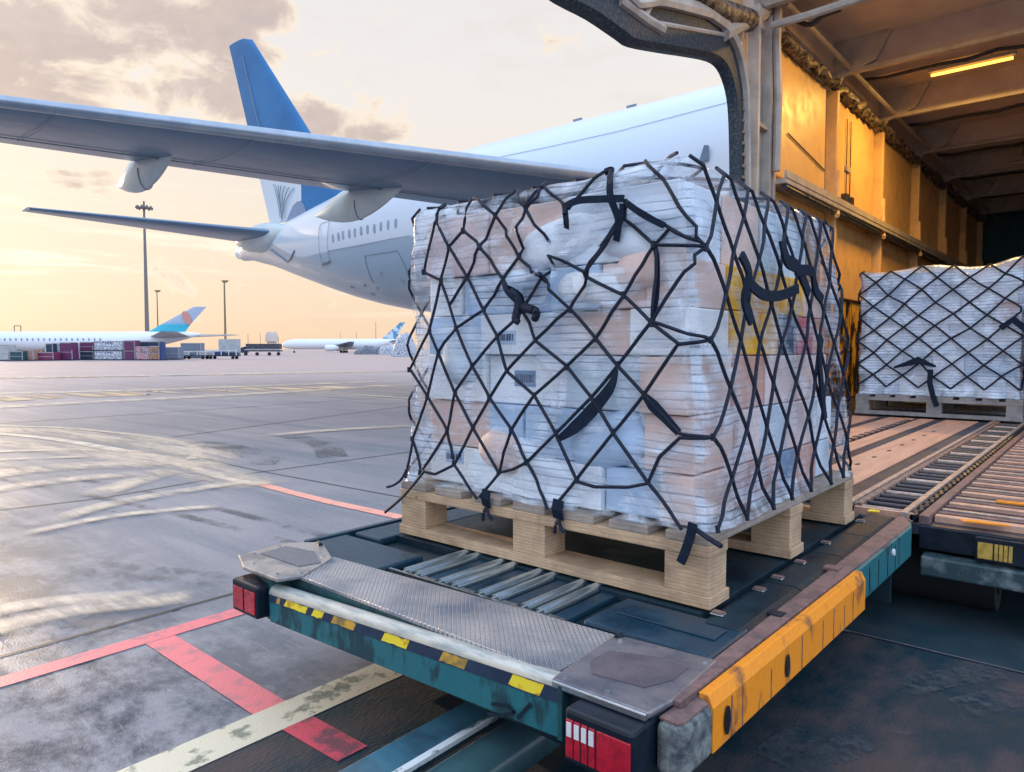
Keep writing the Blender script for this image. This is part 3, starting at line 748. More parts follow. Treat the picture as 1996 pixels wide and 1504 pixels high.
# bunched tassel
s_ = MB()
for a, b, c_, r in (((455, 540), (478, 575), (470, 645), .02), ((470, 600), (500, 600), (545, 612), .022), ((545, 612), (568, 625), (555, 642), .019), ((480, 605), (470, 640), (485, 655), .015), ((440, 510), (455, 545), (480, 590), .013)):
    s_.tube(smoothp([fsp(*a, .03), fsp(*b, .05), fsp(*c_, .04)], 5), r, 8)
s_.build('tassel', m_cord, net1, smooth=True)
# tails
for pl, r in (([(85, 1080), (68, 1170), (45, 1225), (15, 1250), (-12, 1258)], .007), ([(125, 1200), (85, 1250), (40, 1300), (-18, 1350)], .008),
              ([(1110, 1405), (1160, 1440), (1215, 1475)], .010)):
    s_ = MB(); P = [ony(760+x/1.88, 280+y/1.88, L1.y0-.05-.02*i) for i, (x, y) in enumerate(pl)]; s_.tube(smoothp(P, 6), r, 6); s_.build('cord_tail', m_cord, net1, smooth=True)
for (x, y0, y1, w) in ((355, 1268, 1330, .05), (618, 1305, 1375, .055)):
    s_ = MB(); a = ony(760+x/1.88, 280+y0/1.88, 2.50); b = ony(760+x/1.88, 280+y1/1.88, 2.515)
    ribbon(s_, [a, (a+b)/2+Vector((0, -.012, 0)), b], w, .008); s_.build('lashing_strap', m_strap, net1)
    for dx in (-14, 22):
        c_ = ony(760+(x+dx)/1.88, 280+(y1+50)/1.88, 2.505); q = MB(); q.tube(smoothp([b, b+(c_-b)*.5+Vector((0, -.01, 0)), c_], 4), .009, 6); q.build('cord_tail', m_cord, net1, smooth=True)
s_ = MB(); ribbon(s_, smoothp([ony(760+x/1.88, 280+y/1.88, 2.49) for x, y in ((1110, 1390), (1100, 1440), (1080, 1500), (1065, 1535))], 5), .035, .01); s_.build('lashing_strap', m_strap, net1)
# dark webbing bunches on the long side
def rsp(x, y, off): # zoom-8 sketch coordinates on the right face
    p = onx(1280+x/1.833, 280+y/1.833, L1.x1-.03); return Vector((p.x+.03+off, p.y, p.z))
for pts, w in (([(250, 400), (270, 470), (262, 560), (280, 640)], .045), ([(270, 490), (320, 540), (390, 545), (450, 520)], .045),
               ([(400, 350), (410, 420), (460, 450), (490, 540)], .06), ([(450, 455), (500, 460), (520, 520), (540, 560)], .05),
               ([(545, 690), (530, 760), (545, 860), (550, 980)], .05)):
    s_ = MB(); ribbon(s_, smoothp([rsp(x, y, .03+.01*(i % 2)) for i, (x, y) in enumerate(pts)], 6), w, .012, (1, 0, 0)); s_.build('strap', m_strap, net1, smooth=True)

# ---- second load in the bay
p2, PT2 = pallet(-3.15, -1.02, 11.93, 14.2, DZ, 'grey weathered pallet under the smaller netted load, inside the cargo bay', 8, m_woodd, m_woodd, (.055, .16, .05, .04))
L2 = Load(-3.13, -1.05, 11.95, 14.18, PT2+.004, 2.80, taper=.0, seed=4, amp=1.3, top=lambda x, y: .03*math.sin(x*5)+.05*math.exp(-((x+1.15)**2)/.05))
build_load(L2, 'blue-white wrapped load standing inside the cargo bay behind the loader', m_film2, (.3, .6), (.3, .6), 80, 50,
           lambda x, z, r: 4 if (x > -1.3 and 1.9 < z < 2.3) else r.choice((0, 1, 6, 6, 11, 2)))
net2 = thing('cargo_net', (-2.1, 13, PT2), 'dark cargo net with wide diamonds over the load inside the bay', 'cargo net', 'cargo nets over the wrapped loads')
mb = MB(); diamond(mb, L2, .0, L2.W, L2.z0+.12, L2.z1, .42, .36, 21, .014, .018); mb.build('front_mesh', m_cord, net2, smooth=True)
mb = MB(); diamond(mb, L2, L2.W, L2.per, L2.z0+.12, L2.z1, .42, .36, 22, .013, .03); mb.build('side_mesh', m_cord, net2, smooth=True)
s_ = MB(); ribbon(s_, [ony(x, y, 11.86) for x, y in ((1814, 720), (1812, 745), (1818, 770), (1826, 792))], .07, .02); s_.build('strap', m_strap, net2)
s_ = MB(); ribbon(s_, [ony(x, y, 11.86) for x, y in ((1742, 716), (1790, 702), (1824, 714))], [.03, .11, .03], .02); s_.build('strap', m_strap, net2)
s_ = MB(); ribbon(s_, [ony(x, y, 11.86) for x, y in ((1950, 640), (1975, 622), (2010, 650))], [.08, .10, .08], .02); s_.build('strap', m_strap, net2)
# ================================================================== CARGO LOADER (foreground deck)
m_teal = M('teal_scuffed_paint', (.012, .075, .085), (.008, .03, .045), rough=.45, scale=6, bump=.2, rvar=.15, lo=.46, hi=.60)
m_tealw = M('teal_worn_paint', (.015, .135, .16), (.008, .045, .06), rough=.5, scale=8, bump=.3, bscale=50, rvar=.15, lo=.52, hi=.60, stretch=(1, 1, .45))
m_navy = M('navy_deck_steel', (.005, .030, .055), (.010, .045, .075), rough=.35, scale=5, bump=.12, rvar=.15)
m_deck = M('dark_deck_steel', (.004, .014, .024), (.010, .028, .040), rough=.5, spec=.3, scale=4, bump=.15, rvar=.18)
m_steel = M('bare_steel', (.52, .54, .56), (.30, .34, .38), rough=.28, metal=.9, scale=10, bump=.15, rvar=.12)
m_roller = M('roller_steel', (.55, .66, .72), (.38, .50, .58), rough=.25, metal=.85, scale=5)
m_blk = M('black_plastic', (.004, .009, .018), (.008, .016, .028), rough=.42, spec=.35, scale=8, rvar=.1)
m_rust = M('rusty_brown_rail', (.22, .125, .11), (.12, .075, .075), rough=.6, scale=14, bump=.4, bscale=60)
m_orange = M('orange_paint', (.84, .27, .010), (.20, .08, .03), rough=.5, scale=9, bump=.35, lo=.54, hi=.68, stretch=(1, 1, .5))
m_yellow = M('yellow_tape', (.82, .62, .03), (.50, .30, .02), rough=.45, scale=22, lo=.52, hi=.6)
def lens_fn(nt, b, mp, mx):
    N = nt.nodes; L = nt.links; w = N.new('ShaderNodeTexWave'); w.bands_direction = 'X'; w.inputs['Scale'].default_value = 60; L.new(mp.inputs[0].links[0].from_socket, w.inputs[0])
    bp = N.new('ShaderNodeBump'); bp.inputs['Strength'].default_value = .6; bp.inputs['Distance'].default_value = .002; L.new(w.outputs['Fac'], bp.inputs['Height']); L.new(bp.outputs[0], b.inputs['Normal'])
m_red_l = M('red_lens', (.55, .012, .035), (.36, .008, .025), rough=.18, scale=30, coat=.6, fn=lens_fn)
m_white = M('white_lens', (.75, .76, .78), rough=.3)
m_grey = M('scuffed_grey_rubber', (.20, .21, .20), (.035, .045, .06), rough=.75, scale=16, bump=.5)
def tread_fn(nt, b, mp, mx):
    N = nt.nodes; L = nt.links
    src = mp.inputs[0].links[0].from_socket
    m = N.new('ShaderNodeMapping'); m.inputs['Rotation'].default_value = (0, 0, R(45)); m.inputs['Scale'].default_value = (60, 60, 60); L.new(src, m.inputs[0])
    sx = N.new('ShaderNodeSeparateXYZ'); L.new(m.outputs[0], sx.inputs[0])
    def tri(o):
        f = N.new('ShaderNodeMath'); f.operation = 'PINGPONG'; f.inputs[1].default_value = .5; L.new(o, f.inputs[0]); return f.outputs[0]
    a = N.new('ShaderNodeMath'); a.operation = 'MINIMUM'; L.new(tri(sx.outputs[0]), a.inputs[0]); L.new(tri(sx.outputs[1]), a.inputs[1])
    r = N.new('ShaderNodeMapRange'); L.new(a.outputs[0], r.inputs[0]); r.inputs[1].default_value = .02; r.inputs[2].default_value = .09
    x = N.new('ShaderNodeMix'); x.data_type = 'RGBA'; L.new(r.outputs[0], x.inputs[0]); x.inputs[6].default_value = (.10, .11, .13, 1); L.new(mx.outputs[2], x.inputs[7])
    L.new(x.outputs[2], b.inputs['Base Color'])
    bp = N.new('ShaderNodeBump'); bp.inputs['Strength'].default_value = .6; bp.inputs['Distance'].default_value = .003; L.new(r.outputs[0], bp.inputs['Height']); L.new(bp.outputs[0], b.inputs['Normal'])
m_tread = M('tread_plate', (.62, .58, .56), (.20, .23, .29), rough=.34, metal=.6, scale=2.6, rvar=.12, fn=tread_fn)

ld = thing('cargo_loader', (-2.05, 3.2, 0), 'teal cargo loader platform with orange side guard and steel front step, carrying the large load', 'cargo loader')
D0 = .6
# main deck frame
MB().box(-3.20, -.955, 2.06, 4.72, .50, .553).build('deck', m_deck, ld, bevel=.004)
MB().box(-3.10, -1.0, 1.75, 4.6, .36, .50).build('chassis', m_deck, ld, bevel=.01)
# deck skin panels on the right lane
for (x0, x1, y0, y1, m_) in ((-1.16, -.985, 2.42, 3.02, m_deck), (-1.16, -.985, 3.03, 3.62, m_deck), (-1.16, -.985, 3.63, 4.1, m_deck), (-1.16, -.985, 4.11, 4.69, m_deck)):
    g = MB(); g.prism([(x0-.02, y0, .553), (x1, y0, .553), (x1, y0, .585), (x1-.03, y0, .598), (x0+.03, y0, .598), (x0, y0, .585)], (0, y1-y0, 0)); g.build('deck_panel', m_deck, ld, bevel=.003)
MB().box(-2.96, -1.19, 2.5, 4.69, .553, .592).build('deck_panel', m_deck, ld, bevel=.003)
# right front hump panel with a recess frame
g = MB(); g.prism([(-1.50, 2.16, .553), (-.975, 2.16, .553), (-.985, 2.19, .59), (-1.0, 2.24, .600), (-1.49, 2.24, .600), (-1.50, 2.19, .585)], (0, 0, 0.0001))
hp = MB().box(-1.50, -.985, 2.155, 2.475, .553, .593).build('hump_panel', m_navy, ld, bevel=.014)
MB().box(-1.44, -1.04, 2.29, 2.40, .593, .600).build('hump_ridge', m_navy, hp, bevel=.004)
# left louvred panels
for i, (y0, y1) in enumerate(((2.0, 2.33), (2.38, 2.72), (2.77, 3.3), (3.36, 3.95), (4.0, 4.6))):
    g = MB(); g.prism([(-3.18, y0, .553), (-2.56 if i == 0 else -2.965, y0, .553), (-2.60 if i == 0 else -2.975, y0+.03, .60), (-3.12, y0+.03, .612), (-3.18, y0+.02, .59)][0:2]+[(-2.56 if i == 0 else -2.965, y1, .553), (-3.18, y1, .553)], (0, 0, .042))
    g.build('louvre_panel', m_navy, ld, bevel=.012)
# rollers: short bars along Y between the step and the pallet, one long row under the pallet
x = -2.46; k = 0
rol = None
while x < -1.56:
    if k % 3 == 2:
        g = MB().box(x-.035, x+.035, 2.14, 2.50, .554, .578); o = g.build('roller_cover', m_navy, ld, bevel=.005)
        MB().box(x-.037, x+.037, 2.12, 2.14, .56, .585).build('cover_lip', m_steel, o)
    else:
        MB().cyl((x, 2.13, .578), (x, 2.62, .578), .024, 16).build('roller', m_roller, ld, smooth=True)
        MB().box(x-.006, x+.006, 2.115, 2.13, .555, .59).build('roller_bracket', m_steel, ld)
    x += .078; k += 1
MB().box(-2.55, -1.51, 2.10, 2.115, .553, .588).build('roller_tray_lip', m_steel, ld)
# front step: tread plate + corner plates
MB().prism([(-2.80, 1.745, .585), (-1.30, 1.72, .585), (-1.30, 2.10, .585), (-2.86, 2.02, .585)], (0, 0, .016)).build('tread_plate', m_tread, ld, bevel=.003)
MB().prism([(-2.80, 1.747, .53), (-1.29, 1.722, .53), (-1.29, 1.76, .53), (-2.80, 1.785, .53)], (0, 0, .054)).build('step_riser', m_teal, ld, bevel=.003)
m_cplate = M('brown_grey_plate', (.30, .27, .28), (.14, .14, .17), rough=.38, metal=.6, scale=7, bump=.15, rvar=.12)
m_cplate2 = M('pale_scratched_plate', (.52, .46, .41), (.22, .21, .22), rough=.36, metal=.5, scale=7, bump=.15, rvar=.12)
cl = MB().prism([(-3.21, 1.72, .592), (-3.02, 1.64, .592), (-2.745, 1.645, .592), (-2.70, 1.75, .592), (-2.83, 1.99, .592), (-3.10, 2.12, .592), (-3.24, 1.98, .592)], (0, 0, .018)).build('corner_plate', m_cplate2, ld, bevel=.005)
MB().prism([(-3.14, 1.80, .610), (-2.82, 1.80, .610), (-2.79, 1.90, .610), (-2.97, 1.985, .610), (-3.16, 1.95, .610)], (0, 0, .004)).build('corner_grip', M('grip_pad', (.10, .115, .14), (.16, .17, .19), rough=.7, scale=40, bump=.5, bscale=150, stretch=(1, 6, 1)), cl, bevel=.001)
cr_ = MB().prism([(-1.275, 1.675, .592), (-.950, 1.680, .592), (-.935, 1.79, .592), (-.95, 2.12, .592), (-1.31, 2.085, .592), (-1.285, 1.75, .592)], (0, 0, .018)).build('corner_plate', m_cplate, ld, bevel=.005)
MB().prism([(-1.25, 1.84, .610), (-1.20, 1.775, .610), (-1.03, 1.80, .610), (-.99, 1.90, .610), (-.995, 2.01, .610), (-1.05, 2.03, .610), (-1.25, 1.95, .610)], (0, 0, .003)).build('corner_grip', M('brown_grip_pad', (.07, .06, .075), (.11, .09, .10), rough=.6, scale=9, bump=.3), cr_)
MB().prism([(-1.272, 1.668, .585), (-.955, 1.673, .585), (-.955, 1.70, .585), (-1.272, 1.695, .585)], (0, 0, .022)).build('corner_lip', m_steel, cr_, bevel=.004)
MB().cyl((-1.285, 2.055, .612), (-1.285, 2.085, .612), .012, 8).build('hinge', m_blk, cr_)
MB().cyl((-3.09, 2.09, .614), (-3.04, 2.07, .614), .012, 8).build('hinge', m_blk, cl)
for pl_, pts_ in ((cl, ((-3.19, 1.93), (-3.17, 1.78), (-3.02, 1.69), (-2.80, 1.68), (-2.74, 1.76), (-2.88, 1.97))), (cr_, ((-1.25, 1.71), (-1.10, 1.71), (-.985, 1.72), (-.975, 2.08), (-1.27, 2.05)))):
    for bx_, by_ in pts_: MB().cyl((bx_, by_, .609), (bx_, by_, .615), .008, 8).build('bolt', m_steel, pl_)
# cream capped bumper with chevrons
BL, BR = Vector((-2.815, 1.650, 0)), Vector((-1.245, 1.690, 0))      # bumper ends
def bz(t, zl, zr): return zl+(zr-zl)*t
cap = MB()
def caprow(t):
    p = BL.lerp(BR, t); z0 = bz(t, .530, .583); h = bz(t, .036, .026)
    return [(p.x, p.y+.036-.038*math.cos(a), z0-.004+h*math.sin(a)) for a in [math.pi*i/10 for i in range(11)]]
cap.rings([caprow(t) for t in (0, .25, .5, .75, 1)])
cap.build('bumper_cap', M('cream_steel_cap', (.56, .54, .48), (.22, .27, .28), rough=.34, metal=.4, scale=7, rvar=.12, lo=.46, hi=.66, stretch=(.6, 3, 3)), ld, smooth=True)
bp_ = MB()
def brow(t, off=0):
    p = BL.lerp(BR, t); a, b_ = bz(t, .402, .423), bz(t, .492, .532); c_ = bz(t, .529, .582)
    return [(p.x, p.y+.0, a), (p.x, p.y, b_), (p.x, p.y+.004, c_), (p.x, p.y+.07, c_), (p.x, p.y+.07, a)]
bp_.rings([brow(t) for t in (0, .2, .4, .6, .8, 1)])
bum = bp_.build('front_bumper', m_tealw, ld, bevel=.003)
g = MB(); g.rings([[(p.x, p.y-.003, bz(t, .492, .532)), (p.x, p.y+.001, bz(t, .528, .581)), (p.x, p.y+.005, bz(t, .528, .581)), (p.x, p.y+.002, bz(t, .492, .532))] for t, p in ((t, BL.lerp(BR, t)) for t in (0, .25, .5, .75, 1))])
g.build('chevron_band', M('navy_band', (.008, .022, .055), (.015, .04, .075), rough=.4, scale=9), bum)
for px0, px1, m_ in ((546, 552, 1), (562, 602, 0), (613, 632, 0), (650, 692, 1), (745, 792, 0), (855, 903, 1), (988, 1048, 0)):
    def tt(px): return (ony(px, 1200, 1.665).x-BL.x)/(BR.x-BL.x)
    t0, t1 = tt(px0), tt(px1); sh = .012 if px1-px0 > 12 else .002
    rnd = random.Random(px0); top = []; bot = []
    for k in range(7):
        t = t0+(t1-t0)*k/6; j_ = rnd.uniform(-.004, .004)
        p = BL.lerp(BR, t-sh*.4); bot.append((p.x, p.y-.0045, bz(t, .495, .536)+max(0, j_)))
        p = BL.lerp(BR, t+sh*.4); top.append((p.x, p.y+.000, bz(t, .524, .576)+min(0, j_)))
    s_ = MB(); s_.prism(bot+top[::-1], (0, .003, 0)); s_.build('chevron', m_yellow if m_ == 0 else M('ochre_tape', (.62, .34, .04), (.22, .15, .05), rough=.5, scale=20), bum)
# worn stencilled mark on the bumper's right end
s_ = MB(); yf = 1.676
for a, b, w in (((958, 1372), (990, 1376), .010), ((990, 1376), (1003, 1388), .010), ((1003, 1388), (975, 1396), .010), ((975, 1396), (950, 1390), .008), ((1008, 1400), (1034, 1372), .012)):
    A, B = ony(*a, yf), ony(*b, yf); ribbon(s_, [A, B], w, .002, (0, 1, 0))
s_.build('stencil_mark', m_blk, bum)
# posts beside the tail lights
MB().prism([(-3.06, 1.70, .40), (-2.815, 1.655, .40), (-2.80, 1.76, .40), (-3.06, 1.80, .40)], (0, 0, .192)).build('corner_post', m_teal, ld, bevel=.008)
MB().prism([(-1.235, 1.705, .35), (-.955, 1.705, .35), (-.940, 1.80, .35), (-.955, 2.1, .35), (-1.265, 2.1, .35)], (0, 0, .242)).build('corner_post', m_blk, ld, bevel=.01)
MB().box(-1.250, -1.232, 1.668, 1.76, .43, .600).build('end_bracket', m_teal, ld, bevel=.003)
def tail_light(x0, x1, y0, y1, z0, z1, lenses, whites=()):
    h = MB(); h.box(x0, x1, y0, y1, z0, z1); o = h.build('tail_light', m_blk, ld, bevel=.012)
    for a, b in lenses:
        MB().box(x0+(x1-x0)*a, x0+(x1-x0)*b, y0-.004, y0+.004, z0+.02, z1-.028).build('lens', m_red_l, o, bevel=.002)
    for a, b in whites:
        MB().box(x0+(x1-x0)*a, x0+(x1-x0)*b, y0-.007, y0, z0+(z1-z0)*.52, z1-.035).build('white_marker', m_white, o)
    return o
tail_light(-3.05, -2.835, 1.60, 1.70, .415, .562, ((.07, .48), (.54, .93)))
tail_light(-1.175, -.950, 1.60, 1.74, .425, .583, ((.04, .145), (.165, .255), (.275, .365), (.385, .475), (.50, .97)), ((.06, .13), (.175, .245), (.285, .355), (.395, .465)))
# right side: rail, teal side beam, orange guard, rubber corner
MB().prism([(-.965, 1.80, .585), (-.915, 1.80, .585), (-.885, 4.52, .585), (-.955, 4.70, .585), (-.985, 4.70, .585)], (0, 0, .022)).build('side_rail', m_rust, ld, bevel=.003)
MB().box(-1.00, -.935, 3.33, 3.39, .607, .617).build('rail_cleat', m_rust, ld)
MB().box(-.985, -.93, 2.62, 2.67, .600, .612).build('rail_latch', m_blk, ld)
sb = MB(); sb.prism([(-.925, 1.95, .42), (-.895, 1.95, .42), (-.868, 4.46, .44), (-.90, 4.60, .44), (-.95, 4.60, .44)], (0, 0, .163)); sbo = sb.build('side_beam', m_tealw, ld, bevel=.003)
for yy in (3.62, 3.78, 3.95, 4.1): MB().box(-.884+.0105*(yy-3.5), -.876+.0105*(yy-3.5), yy, yy+.006, .445, .575).build('plank_joint', m_blk, sbo)
MB().cyl((-.875, 4.05, .55), (-.862, 4.05, .55), .018, 10).build('reflector', m_white, sbo)
gu = MB(); gu.prism([(-.895, 1.90, .43), (-.862, 1.90, .43), (-.862, 1.90, .565), (-.880, 1.90, .600), (-.910, 1.90, .600)], (.018, 1.53, 0)); guo = gu.build('side_guard', m_orange, ld, bevel=.003)
for yy, tall in ((2.02, 1), (2.10, 1), (2.33, .8), (2.62, 1), (2.85, .9), (2.98, 1), (3.12, .8), (3.24, 1)):
    MB().box(-.8625+.018*(yy-1.9)/1.53, -.8600+.018*(yy-1.9)/1.53, yy, yy+.005, .435, .43+.13*tall).build('guard_joint', m_rust, guo)
for yy, zz, rx in ((1.985, .50, .028), (2.47, .50, .026)):
    g = MB(); xx = -.858+.018*(yy-1.9)/1.53
    g.prism([(xx, yy+rx*math.cos(a)*.7, zz+rx*math.sin(a)*1.6) for a in [2*math.pi*i/12 for i in range(12)]], (.003, 0, 0)); g.build('hand_hole', m_blk, guo)
rb = MB(); rb.prism([(-.925+.065*math.cos(a), 1.80-.11*math.sin(a), .43) for a in [math.pi*.5*i/6+0 for i in range(7)]]+[(-.95, 1.72, .43), (-.95, 1.93, .43), (-.86, 1.93, .43)], (0, 0, .145)); 
g = MB().prism([(-.945, 1.71, .43), (-.885, 1.70, .43), (-.858, 1.74, .43), (-.856, 1.885, .43), (-.90, 1.93, .43), (-.945, 1.93, .43)], (0, 0, .150)); rbo = g.build('corner_bumper', m_grey, ld, bevel=.02)
MB().prism([(-.94, 1.725, .580), (-.885, 1.72, .580), (-.872, 1.75, .580), (-.87, 1.88, .580), (-.93, 1.92, .580)], (0, 0, .006)).build('bumper_top', m_rust, rbo)
# left rail
MB().box(-3.235, -3.20, 2.1, 4.7, .50, .60).build('side_rail', m_navy, ld, bevel=.004)
MB().box(-2.66, -2.62, 2.2, 4.65, .06, .36).build('sun_block_skirt', m_teal, ld)  # added under the deck to stop low sun slipping beneath
MB().box(-3.16, -1.0, 4.60, 4.64, .10, .50).build('end_skirt', m_deck, ld)
# lock clips
for px, py in ((1400, 1195), (1480, 1148), (1516, 1125), (1560, 1095), (1610, 1057), (1678, 1015)):
    c_ = onz(px, py, .603); o = MB().box(c_.x-.026, c_.x+.026, c_.y-.020, c_.y+.020, .598, .606).build('lock_clip', m_steel, ld, bevel=.004)
    MB().box(c_.x-.022, c_.x+.022, c_.y-.016, c_.y+.016, .606, .611).build('clip_pad', m_rust, o, bevel=.002)
c_ = onz(1703, 996, .603); MB().box(c_.x-.03, c_.x+.03, c_.y-.025, c_.y+.025, .598, .608).build('yellow_tag', m_yellow, ld, bevel=.003)
# wheels and running gear below
for (x, y) in ((-2.85, 2.6), (-2.85, 3.9), (-1.35, 3.9)):
    w = MB().cyl((x-.09, y, .19), (x+.09, y, .19), .186, 24).build('wheel', M('tyre_rubber', (.012, .014, .018), rough=.75), ld, smooth=True)
    MB().cyl((x-.1, y, .19), (x+.1, y, .19), .09, 16).build('rim', m_deck, w, smooth=True)
MB().box(-2.8, -1.2, 2.52, 2.68, .2, .36).build('axle_beam', m_deck, ld); MB().box(-2.8, -1.2, 3.82, 3.98, .2, .36).build('axle_beam', m_deck, ld)
# tow bar: heavy tube and flat steel rail pulled out towards the viewer
m_tube = M('glossy_green_tube', (.045, .10, .105), (.03, .065, .08), rough=.22, scale=4, rvar=.08)
tb = MB().cyl((-1.56, .2, .20), (-1.60, 3.0, .20), .085, 28).build('tow_bar', m_tube, ld, smooth=True)
MB().prism([(-1.70, .2, .245), (-1.672, .2, .245), (-1.712, 2.9, .245), (-1.74, 2.9, .245)], (0, 0, .016)).build('bar_edge', M('chipped_white_paint', (.62, .64, .64), (.08, .14, .16), rough=.5, scale=14, lo=.55, hi=.62, stretch=(1, .5, 1)), tb)
MB().prism([(-1.86, .2, .20), (-1.70, .2, .20), (-1.74, 2.9, .20), (-1.90, 2.9, .20)], (0, 0, .045)).build('bar_flange', M('blue_grey_steel', (.05, .14, .19), (.03, .07, .10), rough=.3, scale=5, rvar=.1), tb, bevel=.01)

# ================================================================== BAY DECK (roller bridge) beyond the loader
m_lane = M('peach_worn_deck', (.62, .36, .25), (.42, .25, .19), rough=.45, scale=3, bump=.1, stretch=(2.5, .35, 1), rvar=.12)
m_dk = M('bay_deck_dark', (.022, .028, .042), (.04, .04, .055), rough=.4, scale=5, rvar=.15)
m_pale = M('pale_rail', (.50, .40, .35), (.30, .24, .22), rough=.4, metal=.4, scale=16, bump=.2, bscale=60)
m_bark = M('rough_brown_rail', (.32, .20, .16), (.10, .07, .06), rough=.7, scale=30, bump=.6, bscale=90, lo=.45, hi=.6)
bd = thing('roller_deck', (-1.5, 10, 0), 'long roller deck with peach lanes and rails running back into the cargo bay', 'roller deck')
MB().box(-4.28, .5, 4.76, 34, .50, .560).build('deck_base', m_dk, bd)
MB().box(-4.27, -1.27, 4.96, 33.9, .56, .575).build('floor_sheet', m_dk, bd)
for x0, x1, y0, y1 in ((-3.1, -2.75, 5.2, 11.6), (-2.62, -2.28, 5.1, 11.7), (-2.22, -2.03, 5.0, 11.7), (-1.90, -1.50, 5.0, 11.75)):
    MB().box(x0, x1, y0, y1, .575, .590).build('lane_plate', m_lane, bd, bevel=.004)
for i in range(9):
    yy = 5.6+i*.55; g = MB(); g.prism([(-1.74+.018*math.cos(a), yy+.05*math.sin(a), .5905) for a in [2*math.pi*k/10 for k in range(10)]], (0, 0, .003)); g.build('drain_slot', m_dk, bd)
for i in range(18):
    yy = 7+i*.25; g = MB().box(-2.34, -2.26, yy, yy+.13, .5905, .595); g.build('drain_slot', m_dk, bd)
MB().box(-1.345, -1.305, 4.95, 11.8, .575, .612).build('guide_rail', m_pale, bd, bevel=.004)
MB().box(-1.300, -1.255, 4.95, 11.8, .575, .604).build('rough_rail', m_bark, bd, bevel=.004)
MB().box(-1.26, -.93, 4.80, 4.83, .56, .61).build('cross_rail', m_lane, bd, bevel=.003)
for i in range(44):
    yy = 4.95+i*.155; MB().cyl((-1.25, yy, .580), (-1.0, yy, .580), .018, 10).build('roller', m_pale if i % 4 == 0 else m_dk, bd, smooth=True)
MB().box(-.995, -.955, 4.78, 11.9, .56, .618).build('guide_rail', m_pale, bd, bevel=.004)
ch = MB(); ch.tube([(-.925, 4.8+i*.04, .592) for i in range(180)], .02, 6)
for i, v in enumerate(ch.v): v.x += .006*(1 if (i//6) % 2 else -1); v.z += .006*(1 if (i//12) % 2 else -1)
ch.build('drive_chain', m_blk, bd)
MB().box(-.895, -.84, 4.78, 12, .56, .612).build('side_rail', m_rust, bd, bevel=.004)
for i in range(64):
    yy = 4.88+i*.115; z_ = .600
    MB().box(-.83, .5, yy, yy+(.045 if i % 4 else .07), .56, z_).build('slat', m_lane if i % 4 == 0 else (m_pale if i % 4 == 2 else m_rust), bd, bevel=.003)
MB().box(-.60, .5, 5.55, 5.62, .600, .610).build('yellow_stop', m_orange, bd)
MB().prism([(-.69, 4.84, .601), (-.66, 4.80, .601), (-.45, 4.83, .601), (-.46, 4.85, .601), (-.60, 4.87, .601)], (0, 0, .008)).build('yellow_stop', m_orange, bd)
MB().box(-.885, .5, 4.75, 4.83, .42, .555).build('front_beam', m_blk, bd, bevel=.005)
mk = MB().box(-.60, .1, 4.715, 4.75, .41, .545).build('marker_light', m_blk, bd, bevel=.005)
m_amb = M('amber_lens', (.62, .40, .08), (.42, .26, .05), rough=.3, scale=30, coat=.4)
for a, b in ((-.585, -.515), (-.507, -.490), (-.485, -.468), (-.463, -.446), (-.441, -.424)): MB().box(a, b, 4.708, 4.716, .428, .518).build('amber_lens', m_amb, mk)
MB().prism([(-.865, 4.70, .275), (-.865, 4.70, .385), (-.865, 4.78, .40), (-.865, 4.84, .38), (-.865, 4.84, .275)], (1.3, 0, 0)).build('cross_beam', M('scuffed_dark_beam', (.03, .06, .07), (.16, .19, .20), rough=.45, scale=7, lo=.5, hi=.64), bd, bevel=.01)
for (x, y) in ((-.72, 5.2), (-.72, 9.0), (-2.8, 6.0), (-2.8, 10)):
    w = MB().cyl((x-.5 if x > -1 else x-.12, y, .215), (x+.19 if x > -1 else x+.12, y, .215), .212, 28).build('wheel', M('tyre_rubber', (.012, .014, .018), rough=.75), bd, smooth=True)
    xe = x+.19 if x > -1 else x+.12
    MB().cyl((xe-.01, y, .215), (xe+.006, y, .215), .11, 18).build('rim', m_deck, w, smooth=True)
for x in (-4.0, -2.0): MB().box(x, x+.3, 5.5, 33, .2, .5).build('deck_leg', m_dk, bd)

# ================================================================== CARGO BAY
XW = -4.3
m_panel = M('ochre_wall_panel', (.80, .50, .20), (.50, .32, .17), rough=.42, scale=2.4, bump=.08, lo=.46, hi=.78, rvar=.12)
m_frame = M('warm_grey_frame', (.50, .45, .39), (.36, .32, .29), rough=.5, scale=3, bump=.08)
m_ceil = M('mauve_ceiling', (.62, .52, .46), (.50, .41, .37), rough=.55, scale=1.5)
m_coolf = M('cool_grey_frame', (.30, .36, .38), (.20, .26, .30), rough=.45, scale=3)
m_dkframe = M('dark_lip', (.022, .040, .060), (.075, .085, .09), rough=.55, spec=.3, scale=26, bump=.5, bscale=25, lo=.5, hi=.6)
m_duct = M('crumpled_foil_duct', (.20, .16, .13), (.03, .028, .03), rough=.5, metal=.2, scale=9, bump=1.0, bscale=22, lo=.48, hi=.54)
bay = thing('cargo_bay', (-1, 20, 0), 'large cargo bay with amber lit wall panels, ribbed ceiling and rounded door opening', 'cargo bay')
ZR = 7.25; YE = 34
# shell
MB().box(XW-.2, XW-.12, 10.45, YE, 0, ZR).build('outer_wall', m_ceil, bay)
MB().box(XW-.35, 5.3, 9.8, YE+.3, ZR, ZR+.4).build('ceiling', m_ceil, bay)
MB().box(5.0, 5.3, 9.8, YE, 0, ZR).build('far_wall', m_ceil, bay)
MB().box(XW-.35, 5.3, YE, YE+.3, 0, ZR).build('end_wall', M('dark_end_wall', (.03, .12, .14), rough=.6), bay)
MB().box(-1.5, 2.0, YE-.12, YE-.003, .6, 5.0).build('end_door', M('dark_end_door', (.05, .17, .19), rough=.5), bay)
